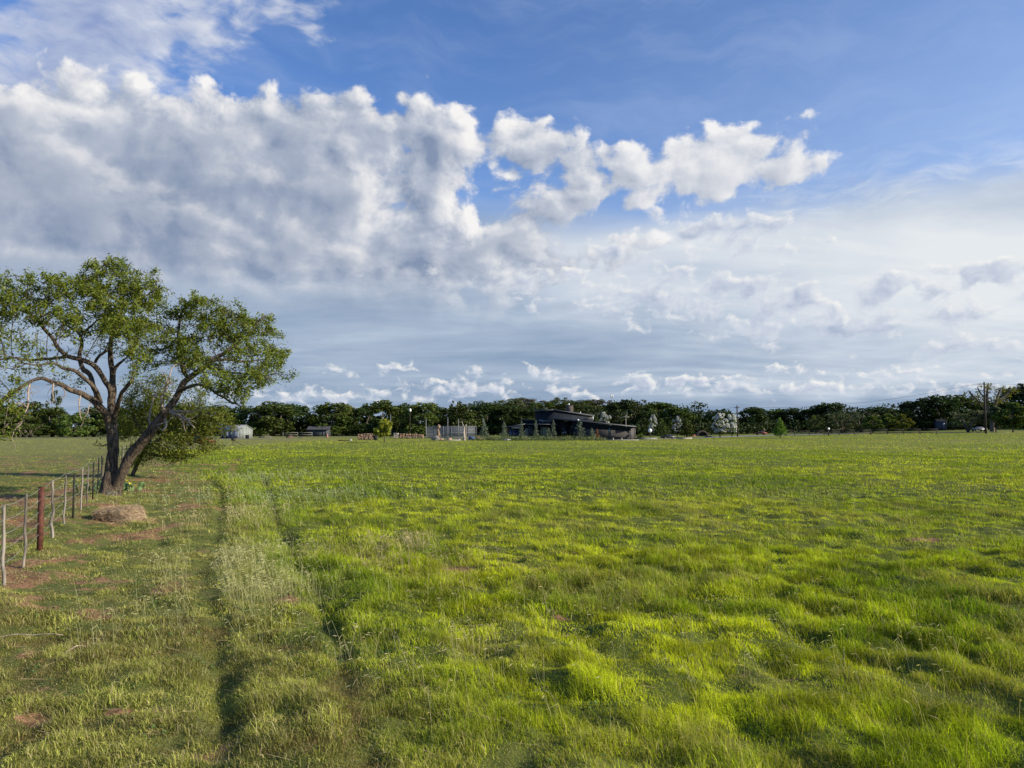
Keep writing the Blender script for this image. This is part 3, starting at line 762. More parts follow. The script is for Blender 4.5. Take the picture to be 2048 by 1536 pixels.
def bark(name, c1, c2, scale=6, bump=0.02, c3=None):
    m, T, out = new_mat(name)
    p = T.new('ShaderNodeBsdfPrincipled'); T.l.new(p.outputs[0], out.inputs[0])
    g = T.new('ShaderNodeTexCoord').outputs['Object']
    mp = T.new('ShaderNodeMapping'); T.put(mp.inputs[0], g); mp.inputs[3].default_value = (1, 1, 0.22)
    n = T.noise(mp.outputs[0], scale * 3, 6, 0.7, 0.6); n2 = T.noise(g, 1.6, 4, 0.6)
    c = T.mix(T.mrange(n, 0.38, 0.62), c1, c2)
    c = T.mix(T.math('MULTIPLY', T.mrange(n2, 0.5, 0.72), 0.6), c, c3 or c2)
    T.put(p.inputs['Base Color'], c); p.inputs['Roughness'].default_value = 0.9; p.inputs['Specular IOR Level'].default_value = 0.15
    b = T.new('ShaderNodeBump'); b.inputs['Distance'].default_value = bump; b.inputs['Strength'].default_value = 1.0
    T.put(b.inputs['Height'], n); T.l.new(b.outputs[0], p.inputs['Normal'])
    return m
BARK = bark('mesquite_bark', (0.024, 0.020, 0.017), (0.150, 0.110, 0.080), 7, 0.04, (0.13, 0.12, 0.105))
BARK_FAR = bark('oak_bark', (0.06, 0.05, 0.042), (0.17, 0.14, 0.115), 4, 0.02)
DEADWOOD = bark('dead_wood', (0.20, 0.15, 0.12), (0.42, 0.34, 0.28), 12, 0.008)
LEAF_MESQ = leafmat('mesquite_leaf', (0.132, 0.158, 0.018), trans=0.38, var=0.45, hue=0.03)
LEAF_BUSH = leafmat('thicket_leaf', (0.135, 0.165, 0.020), trans=0.34, var=0.35, hue=0.03)

# ------------------------------------------------------------------ hero tree
def px_poly(lst, D0):
    """(px, py, depth offset, radius px) -> world x, y, z, r"""
    out = []
    for px, py, dd, r in lst:
        p = at(px, py, D0 + dd); out.append((p.x, p.y, p.z, 0.88 * r * (D0 + dd) / F))
    return out

def hero_tree():
    D = 24.0
    bx, by = at(221, 990, D).x, D
    bz = tz(bx, by)
    limbs = {
     'trunk_left': [(217, 1002, 0, 20), (217, 990, 0, 17.5), (219, 965, 0, 14.5), (222, 935, 0, 13), (225, 900, 0, 12.2), (226, 872, 0, 12.5), (226.5, 850, 0, 9.5), (226.5, 830, 0.1, 8.5), (224.6, 795, .2, 8), (224.8, 772, .2, 7.2), (226.5, 748, .3, 6), (221, 725, .4, 5.4), (221, 701, .4, 4.8), (224, 670, .5, 4.4), (236, 648, .5, 4.2), (243, 628, .6, 4), (245, 610, .7, 3.4), (263, 606, .9, 2.6), (280, 598, 1.1, 2), (300, 586, 1.3, 1.3)],
     'limb_low': [(225, 870, 0, 9), (220, 856, -.1, 8.8), (211, 832, -.3, 8.2), (196, 811, -.6, 7.4), (182, 798, -.8, 6.8), (163, 787, -1.1, 6.2), (144, 781, -1.3, 5.6), (125, 771, -1.5, 5), (105, 764, -1.7, 4.4), (88, 759, -1.9, 3.8), (66, 762, -2.1, 3.2), (42, 776, -2.4, 3.6), (15, 794, -2.7, 4.2), (-20, 815, -3, 4.2)],
     'limb_rise': [(200, 815, -.5, 6.2), (196, 797, -.4, 6), (188, 776, -.2, 5.6), (180, 750, 0, 5.4), (167, 737, .2, 5), (157, 710, .4, 4.6), (163, 688, .5, 4), (162, 672, .6, 3.2), (150, 660, .8, 2.4), (125, 649, 1, 1.6)],
     'limb_mid': [(201, 806, -.4, 5), (193, 784, -.8, 4.8), (170, 758, -1.2, 4.4), (148, 741, -1.5, 4), (126, 735, -1.6, 3.4), (112, 727, -1.8, 2.8), (95, 727, -2, 2.4), (76, 730, -2.2, 2), (48, 727, -2.5, 1.6)],
     'limb_long': [(224.6, 800, .2, 6.4), (217, 770, 0, 6), (203, 750, -.2, 5.7), (188, 733, -.3, 5.5), (168, 721, -.5, 5.2), (138, 713, -.7, 4.8), (117, 698, -.9, 4.4), (105, 676, -1, 4), (86, 654, -1.1, 3.6), (74, 640, -1.2, 3.2), (51, 625, -1.3, 2.7), (29, 617, -1.5, 2.2), (0, 606, -1.7, 1.8), (-30, 596, -1.9, 1.3)],
     'limb_long_b': [(76, 642, -1.2, 2.4), (84, 631, -1, 2.2), (92, 617, -.8, 1.9), (101, 592, -.6, 1.4)],
     'limb_flat': [(138, 713, -.7, 3.4), (109, 717, -1, 3.1), (78, 719, -1.4, 2.8), (49, 719, -1.8, 2.5), (25, 715, -2.1, 2.2), (-20, 722, -2.5, 1.8)],
     'limb_top': [(243, 628, .6, 3.4), (240, 606, .5, 3.2), (218, 592, .3, 2.8), (200, 573, .2, 2.2), (194, 545, .2, 1.6), (212, 527, .4, 1)],
     'limb_top_b': [(221, 705, .4, 3), (214, 701, 0, 3), (197, 713, -.3, 3.2), (189, 727, -.3, 3.2)],
     'stub': [(226.5, 750, .3, 4.6), (229, 739, .3, 4.2), (236, 728, .2, 3.4), (250, 717, 0, 1.2)],
     'stub_low': [(226, 852, 0, 6.2), (229, 830, -.2, 5.6), (233, 812, -.4, 5), (241, 795, -.7, 4.6), (252, 777, -1, 4.3), (262, 762, -1.2, 4.2), (265, 757, -1.2, 3)],
     'limb_mid_b': [(162, 672, .6, 2.4), (172, 662, .6, 2.2), (184, 650, .7, 2), (193, 641, .8, 1.4)],
     'leaning': [(222, 1000, .1, 15), (226, 984, 0.1, 15), (237, 960, 0, 12.5), (251, 931, -.1, 12), (269, 899, -.2, 11.6), (288, 876, -.3, 11), (307, 855, -.3, 10.4), (325, 834, -.3, 9.4), (339, 818, -.3, 8.6), (349, 800, -.2, 8), (356, 784, -.1, 7.4), (368, 766, 0, 6.8), (388, 750, .2, 6), (410, 732, .3, 5.4), (424, 720, .4, 4.8), (454, 702, .6, 4.2), (473, 688, .8, 3.6), (490, 674, .9, 3), (513, 652, 1.1, 2.2), (530, 631, 1.3, 1.3)],
     'lean_up': [(380, 757, .1, 4.8), (370, 748, .3, 4.8), (363, 735, .5, 4.4), (360, 716, .6, 4), (357, 680, .8, 3.4), (358, 645, 1, 2.8), (369, 616, 1.1, 2), (394, 595, 1.3, 1.2)],
     'lean_low': [(356, 784, -.1, 4.4), (372, 774, -.5, 3.8), (390, 771, -.8, 3.2), (409, 772, -1.1, 2.8), (433, 788, -1.4, 2.3), (463, 804, -1.7, 1.7), (486, 814, -2, 1)],
     'lean_out': [(410, 732, .3, 3.8), (432, 738, -.1, 3.2), (455, 744, -.5, 2.6), (492, 748, -.9, 2), (530, 750, -1.2, 1.4), (556, 748, -1.4, 0.8)],
     'lean_out_b': [(424, 720, .4, 3.4), (452, 720, .9, 2.8), (490, 722, 1.4, 2), (530, 718, 1.8, 1.2)],
    }
    dead = {
     'd1': [(327, 826, -.4, 3.2), (324, 806, -.6, 2.8), (326, 790, -.7, 2.4), (334, 771, -.8, 2.2), (338, 752, -.8, 1.8), (345, 735, -.7, 1.2), (353, 727, -.6, .8)],
     'd2': [(336, 771, -.8, 1.4), (330, 752, -1, 1), (322, 738, -1.2, .6)],
     'd3': [(340, 824, -.6, 3.4), (358, 830, -.9, 2.6), (376, 842, -1.2, 1.8), (390, 855, -1.4, 1)],
     'd4': [(340, 822, -.6, 3), (362, 822, -.8, 2.2), (384, 823, -1, 1.5), (404, 818, -1.2, .8)],
     'd5': [(352, 828, -.8, 2), (368, 838, -.6, 1.6), (380, 836, -.4, 1)],
     'd6': [(358, 830, -.9, 1.6), (366, 846, -1, 1.3), (370, 862, -1, .8)],
     'd7': [(330, 838, -.5, 3), (332, 850, -.6, 3), (326, 862, -.7, 1.5)],
     'd8': [(306, 856, -.3, 2.6), (298, 838, -.2, 2.2), (303, 812, 0, 2), (310, 790, .1, 1.8), (311, 783, .1, 1.2)],
     'd9': [(162, 787, -1.1, 2), (158, 812, -1.3, 1.4), (163, 838, -1.4, .8)],
     'd10': [(60, 765, -2.1, 2), (56, 790, -2.3, 1.8), (54, 815, -2.4, 1.6), (44, 842, -2.5, 1.4), (28, 862, -2.6, 1)],
     'd11': [(54, 815, -2.4, 1.3), (40, 806, -2.6, 1), (24, 812, -2.8, .7)],
     'd12': [(28, 862, -2.6, 1), (24, 880, -2.6, .7), (30, 893, -2.7, .4)], 'd13': [(20, 795, -2.7, 1.6), (14, 822, -2.8, 1.3), (10, 850, -2.8, .9), (6, 872, -2.8, .5)],
     'd14': [(44, 842, -2.5, .9), (38, 858, -2.4, .7), (42, 872, -2.4, .4)], 'd15': [(107, 763, -1.7, 2), (106, 785, -1.8, 1.6), (108, 803, -1.8, .8)],
     'd16': [(182, 800, -.8, 1.4), (176, 822, -1, 1), (168, 836, -1.1, .5)], 'd17': [(124, 773, -1.5, 1.3), (132, 790, -1.6, .8), (120, 800, -1.6, .4)],
    }
    root = thing('mesquite_tree', (bx, by, bz), 'large spreading mesquite with forked rough trunk beside the wire fence', 'tree')
    root_m = Vector((bx, by, bz))
    sh = lambda A: np.asarray(A) - np.array([bx, by, bz])
    g = Geo(); seeds = []
    for k, (nm, l) in enumerate(limbs.items()):
        P = bezier_resample(px_poly(l, D), 0.09)
        big = P[:, 3].max() > 0.10
        wob = np.array([[mnoise.noise(Vector((p[0] * 2.3, p[1] * 2.3, p[2] * 2.3 + j * 9))) for j in range(3)] for p in P]) * 0.05
        P[:, :3] += wob * np.minimum(1, np.arange(len(P)) / 6)[:, None]
        if nm in ('trunk_left', 'leaning'):
            fl = np.exp(-np.maximum(P[:, 2] - bz, 0) / 0.22); P[:, 3] *= 1 + 0.30 * fl
        g.tube(sh(P[:, :3]), P[:, 3], 28 if big else 9, rough=0.30 if big else 0.22, seed=k * 7 + 1)
        seeds += [tuple(p[:3]) for p in P[::2] if p[3] < 0.085]
    trunk = g.build('trunk', BARK, root, smooth=True)
    for k, (nm, l) in enumerate(dead.items()):
        gd = Geo()
        P = bezier_resample(px_poly(l, D), 0.08)
        wob = np.array([[mnoise.noise(Vector((p[0] * 4, p[1] * 4, p[2] * 4 + j * 9))) for j in range(3)] for p in P]) * 0.035
        P[:, :3] += wob * np.minimum(1, np.arange(len(P)) / 4)[:, None]
        if px_poly(l, D)[0][0] < -14.2: P[:, 3] *= .6
        gd.tube(sh(P[:, :3]), P[:, 3], 6, rough=0.3, seed=k)
        for q in range(max(3, int(len(P) * .7))):          # side twigs
            i = random.randrange(1, len(P)); p = P[i, :3]; d = np.array([random.gauss(0, 1), random.gauss(0, 1), random.gauss(-.5, .8)]); d /= np.linalg.norm(d)
            ln = random.uniform(0.12, 0.4); b = np.array([random.gauss(0, .3), random.gauss(0, .3), random.gauss(-.2, .3)])
            gd.tube(sh([p, p + d * ln * .5, p + d * ln + b * ln * .5]), [P[i, 3] * .5, P[i, 3] * .35, .003], 3, cap=False)
        gd.build('dead_branch', DEADWOOD, root, smooth=True)
    crown = [(60, 585, 80, 50, -1.2), (5, 630, 70, 62, -2), (-60, 640, 60, 90, -2), (128, 600, 62, 56, -.5), (215, 556, 52, 44, .3), (283, 582, 54, 42, 1.0), (255, 628, 58, 38, .5), (318, 612, 24, 26, .9),
             (180, 650, 60, 36, .6), (60, 665, 70, 36, -1.8), (15, 715, 50, 44, -2.4), (268, 694, 50, 28, .2), (306, 668, 24, 24, .2), (245, 655, 56, 24, -1), (-40, 740, 50, 50, -3), (10, 776, 40, 30, -3), (12, 828, 26, 26, -2.7), (44, 812, 16, 20, -2.4), (2, 868, 14, 18, -2.8),
             (415, 618, 62, 34, 1.1), (372, 640, 40, 34, 1.0), (468, 655, 56, 38, 1.0), (522, 652, 30, 32, 1.3), (548, 700, 30, 52, 1.2), (498, 715, 66, 42, .2), (425, 690, 66, 42, .3), (520, 757, 52, 22, -1.2),
             (360, 690, 38, 34, .8), (450, 765, 58, 24, -1.0), (560, 745, 24, 22, -1.2), (395, 735, 50, 26, -.6), (196, 893, 15, 7, -.5), (288, 722, 26, 26, -.3), (155, 765, 10, 18, 0.2), (118, 700, 44, 20, -1.2), (84, 745, 52, 14, -1.8), (150, 668, 40, 22, .2), (186, 700, 24, 22, .1), (30, 745, 40, 16, -2.4), (370, 720, 26, 24, .3), (105, 640, 60, 30, -1.4)]
    ells = []
    for px, py, rx, ry, dd in crown:
        Dd = D + dd * 1.15; c = at(px, py, Dd); k = Dd / F
        ells.append((c.x, c.y, c.z, rx * k, min(1.35, 0.5 + 0.62 * rx * k), ry * k))
    for (px, py, rx, ry, dd) in crown[:30]:          # ragged outline: small outliers round each mass
        for q in range(3):
            a = random.uniform(0, 2 * pi); f = random.uniform(.85, 1.15); Dd = D + dd * 1.15 + random.uniform(-.8, .8); c = at(px + cos(a) * rx * f, py + sin(a) * ry * f * .9, Dd); k = Dd / F; s = random.uniform(.2, .36)
            if py + sin(a) * ry * f > 790 or (py + sin(a) * ry * f > 700 and 130 < px < 330): continue
            ells.append((c.x, c.y, c.z, rx * k * s, .35, ry * k * s))
    # a low leafy twig to the left of the trunk
    g2 = Geo()
    P = bezier_resample(px_poly([(222, 884, -.1, 2.2), (212, 890, -.3, 1.6), (200, 892, -.5, 1.1), (184, 889, -.6, .6)], D), 0.08); seeds += [tuple(p[:3]) for p in P]
    g2.tube(sh(P[:, :3]), P[:, 3], 5)
    att = ell_points(ells, total=9800)
    N, par = colonize(seeds, att, 0.13, 1.5, 0.20, 110, 0.35, 0.0)
    r, kids = twig_tubes(g2, sh(N), par, len(seeds), 0.0052, 2.25, 0.045, 5)
    g2.build('branches', BARK, root, smooth=True)
    ns = len(seeds); thin = np.array([i for i in range(ns, len(N)) if r[i] < 0.017])
    gl = Geo(); c = N[thin]
    dens = 0.07 + 1.2 * sstep(fbm(c[:, 0] * 0.8 + c[:, 2] * 0.5, c[:, 2] * 2.0 + c[:, 1] * 0.8, 0.75, 3, 5), 0.42, 0.56)
    bare = (c[:, 2] < 2.25 + (855 - 655) / F * D) & (c[:, 0] < -12.2) & (c[:, 2] > 2.25 + (855 - 765) / F * D); dens = np.where(bare, dens * 0.30, dens)
    for q in range(24):
        kq = rng.uniform(0, 1, len(c)) < dens * 0.85
        cc = c[kq] + rng.normal(0, 0.070, (kq.sum(), 3)) + np.array([0, 0, -0.03])
        gl.leaves(sh(cc), 0.108, aspect=0.32, flat=0.25, droop=0.45, jitter=0.4)
    gl.build('crown', LEAF_MESQ, root)
    print('HERO nodes', len(N), 'leaves', sum(len(s) for s in gl.S))
hero_tree()

# ------------------------------------------------------------------ generic crowns for everything farther away
def crown_geo(lobes, n, size, shell=0.35, aspect=0.75, flat=0.2, droop=0.0):
    g = Geo(); L = np.array(lobes); w = (L[:, 3] * L[:, 5]) ** 1.0; cnt = np.maximum(4, n * w / w.sum()).astype(int)
    for e, k in zip(L, cnt):
        d = rng.normal(0, 1, (k, 3)); d /= np.linalg.norm(d, axis=1)[:, None]
        rr = 1 - shell * rng.uniform(0, 1, k) ** 1.5
        g.leaves(e[:3] + d * rr[:, None] * e[3:6], size, aspect=aspect, flat=flat, droop=droop, jitter=0.45)
    return g

PROTO = {}
def proto(kind):
    """unit tree: height 1, width about 1; returns (trunk mesh data, crown mesh data)"""
    if kind in PROTO: return PROTO[kind]
    k = kind.split('_')[0]; seed = sum(map(ord, kind)); rs = random.Random(seed)
    gt = Geo(); lobes = []
    if k == 'oak':
        nl = 34
        for i in range(nl):
            a = rs.uniform(0, 2 * pi); rr = math.sqrt(rs.uniform(0, 1)); x, y = rr * cos(a) * .36, rr * sin(a) * .36
            top = 0.86 - 0.42 * rr ** 2.4 + rs.uniform(-.07, .07); z = rs.uniform(0.26, top)
            if rs.random() < .5: z = top
            s = rs.uniform(.085, .16); lobes.append((x, y, z, s, s, s * .8))
        for i in range(16):                                  # skirt down to the grass
            a = rs.uniform(0, 2 * pi); q = rs.uniform(.2, .42); lobes.append((cos(a) * q, sin(a) * q, rs.uniform(.10, .34), .13, .13, .10))
        size, n, shell = .046, 5600, .5
        for q in range(3):
            a = q * 2.1 + rs.random(); gt.tube([(0, 0, -.03), (cos(a) * .05, sin(a) * .05, .16), (cos(a) * .14, sin(a) * .14, .36), (cos(a) * .24, sin(a) * .24, .62)], [.035, .028, .018, .006], 7, rough=.2, seed=q)
    elif k == 'dense':                                       # hill oak, no open trunk
        for i in range(40):
            a = rs.uniform(0, 2 * pi); rr = math.sqrt(rs.uniform(0, 1)); x, y = rr * cos(a) * .42, rr * sin(a) * .42
            z = rs.uniform(.12, .88 - .35 * rr ** 2); s = rs.uniform(.07, .15); lobes.append((x, y, z, s, s, s * .85))
        size, n, shell = .040, 4800, .5
        gt.tube([(0, 0, -.03), (.01, .02, .3), (.05, 0, .6)], [.04, .03, .01], 7, rough=.2)
    elif k == 'airy':
        for i in range(26):
            a = rs.uniform(0, 2 * pi); rr = math.sqrt(rs.uniform(0, 1)); x, y = rr * cos(a) * .38, rr * sin(a) * .38
            z = rs.uniform(.2, .92 - .3 * rr ** 2); s = rs.uniform(.06, .12); lobes.append((x, y, z, s, s, s * .8))
        size, n, shell = .036, 3000, .9
        for q in range(5):
            a = q * 1.3 + rs.random(); gt.tube([(0, 0, -.02), (cos(a) * .05, sin(a) * .05, .2), (cos(a) * .15, sin(a) * .15, .5), (cos(a) * .3, sin(a) * .3, .8)], [.02, .016, .01, .003], 6)
    elif k == 'round':
        for i in range(34):
            a = rs.uniform(0, 2 * pi); t = rs.uniform(0, 1); rr = (.40 * math.sin(pi * min(1, t * .85 + .12))) * math.sqrt(rs.uniform(.1, 1))
            z = .22 + .70 * t; s = rs.uniform(.09, .14); lobes.append((cos(a) * rr, sin(a) * rr, z, s, s, s * .8))
        size, n, shell = .085, 5200, .8
        gt.tube([(0, 0, -.02), (.01, 0, .25), (0, 0.01, .6), (.02, 0, .85)], [.022, .018, .012, .004], 7)
        for q in range(6):
            a = q * 1.1; gt.tube([(0, 0, .22 + .05 * q), (cos(a) * .2, sin(a) * .2, .42 + .06 * q)], [.01, .003], 4)
    elif k == 'cone':
        for i in range(60):
            t = i / 60; a = i * 2.4; w = .40 * (1 - t) ** .75 + .02
            rr = w * rs.uniform(.45, .85); s = .10 * (1 - t) + .035; lobes.append((cos(a) * rr, sin(a) * rr, .17 + .76 * t, s, s, s * .7))
        size, n, shell = .050, 3200, .9
        gt.tube([(0, 0, -.02), (0, 0, .5), (0, 0, .95)], [.03, .02, .003], 7)
    elif k == 'conifer':
        for i in range(70):
            t = i / 70; a = i * 2.4 + rs.random(); w = .42 * (1 - t) ** .8 + .015
            rr = w * rs.uniform(.2, 1.0); s = (.085 * (1 - t) + .03) * rs.uniform(.6, 1.2); lobes.append((cos(a) * rr, sin(a) * rr, .06 + .90 * t, s, s, s * .45))
        size, n, shell = .055, 3000, 1.0
        gt.tube([(0, 0, -.02), (.01, 0, .5), (0, 0, .98)], [.022, .014, .002], 7)
        for i in range(26):
            t = i / 26; a = i * 2.4; w = .40 * (1 - t) + .03; gt.tube([(0, 0, .1 + .8 * t), (cos(a) * w, sin(a) * w, .14 + .8 * t)], [.006, .002], 3, cap=False)
    elif k == 'flower':
        for i in range(36):
            a = rs.uniform(0, 2 * pi); t = rs.uniform(0, 1); rr = .36 * (math.sin(pi * (t * .8 + .12))) * math.sqrt(rs.uniform(.1, 1))
            s = rs.uniform(.06, .10); lobes.append((cos(a) * rr, sin(a) * rr, .2 + .74 * t, s * .8, s * .8, s * 1.1))
        size, n, shell = .045, 3000, .8
        for q in range(4):
            a = q * 1.6; gt.tube([(0, 0, -.02), (cos(a) * .03, sin(a) * .03, .2), (cos(a) * .12, sin(a) * .12, .6), (cos(a) * .16, sin(a) * .16, .85)], [.02, .015, .008, .002], 6)
    elif k == 'hedge':
        for i in range(26):
            a = rs.uniform(0, 2 * pi); rr = math.sqrt(rs.uniform(0, 1)); lobes.append((rr * cos(a) * .4, rr * sin(a) * .4, rs.uniform(.15, .75 - .2 * rr), .14, .14, .18))
        size, n, shell = .07, 1700, .8
        gt.tube([(0, 0, -.02), (.02, 0, .3), (.04, 0, .6)], [.02, .015, .005], 5)
    droop = .2 if k in ('conifer', 'cone') else 0
    gc = crown_geo(lobes, n, size, shell, droop=droop)
    if k == 'flower':                                        # white panicles standing on the leafy shoots
        gf = Geo(); L = np.array(lobes); idx = rng.integers(0, len(L), 2800); d = rng.normal(0, 1, (2800, 3)); d /= np.linalg.norm(d, axis=1)[:, None]; d[:, 2] = abs(d[:, 2])
        gf.leaves(L[idx, :3] + d * L[idx, 3:6] * 1.05, .05, aspect=.8)
    o1 = gt.build('trunk_source', BARK_FAR, smooth=True); o2 = gc.build('crown_source', None)
    d1, d2 = o1.data, o2.data; bpy.data.objects.remove(o1); bpy.data.objects.remove(o2); d3 = None
    if k == 'flower':
        o3 = gf.build('flowers_source', None); d3 = o3.data; bpy.data.objects.remove(o3)
    PROTO[kind] = (d1, d2, d3)
    return PROTO[kind]

LEAFS = {
    'dark': leafmat('oak_leaf_dark', (0.036, 0.056, 0.013), trans=0.16, var=0.4),
    'mid': leafmat('oak_leaf', (0.058, 0.082, 0.015), trans=0.2, var=0.4),
    'light': leafmat('light_leaf', (0.090, 0.125, 0.025), trans=0.28, var=0.35),
    'yellow': leafmat('new_leaf', (0.140, 0.155, 0.022), trans=0.3, var=0.3),
    'grey': leafmat('grey_leaf', (0.085, 0.100, 0.045), trans=0.2, var=0.4),
    'brown': leafmat('brown_leaf', (0.085, 0.072, 0.038), trans=0.2, var=0.4),
    'silver': leafmat('silver_needle', (0.150, 0.185, 0.130), trans=0.15, var=0.35),
    'bright': leafmat('bright_needle', (0.110, 0.190, 0.025), trans=0.3, var=0.3),
    'lime': leafmat('lime_leaf', (0.225, 0.235, 0.028), trans=0.35, var=0.3),
    'red': leafmat('rust_leaf', (0.26, 0.12, 0.06), trans=0.3, var=0.3),
    'white': leafmat('white_blossom', (0.62, 0.62, 0.56), trans=0.3, var=0.12, hue=0.0, tint=(1, 1, 1)),
}
_shared = {}
def shared(data, mat):
    """mesh data with this leaf material: one copy per pair, shared by all trees that use it"""
    k = (data.name, mat)
    if k not in _shared:
        d = data.copy(); d.materials.clear(); d.materials.append(LEAFS[mat]); _shared[k] = d
    return _shared[k]
def place_tree(name, kind, leaf, px, top, width, D, label, cat='tree', group=None, base=None):
    x = (px - 1024) / F * D / (cos(PITCH) - 0) * 1.0
    p = at(px, base if base else 860, D); x = p.x; z = tz(x, D)
    h = H + (855 - top) / F * D * 1.0 - z
    w = width * D / F
    t = thing(name, (x, D, z), label, cat, group, rz=rng.uniform(0, 6.28))
    d1, d2, d3 = proto(kind)
    for nm, d in (('trunk', d1), ('crown', shared(d2, leaf)), ('blossom', shared(d3, 'white') if d3 else None)):
        if d is None: continue
        o = bpy.data.objects.new(nm, d); COL.objects.link(o); o.parent = t
        o.scale = (w * 1.22, w * 1.22, h * 1.04)
    return t

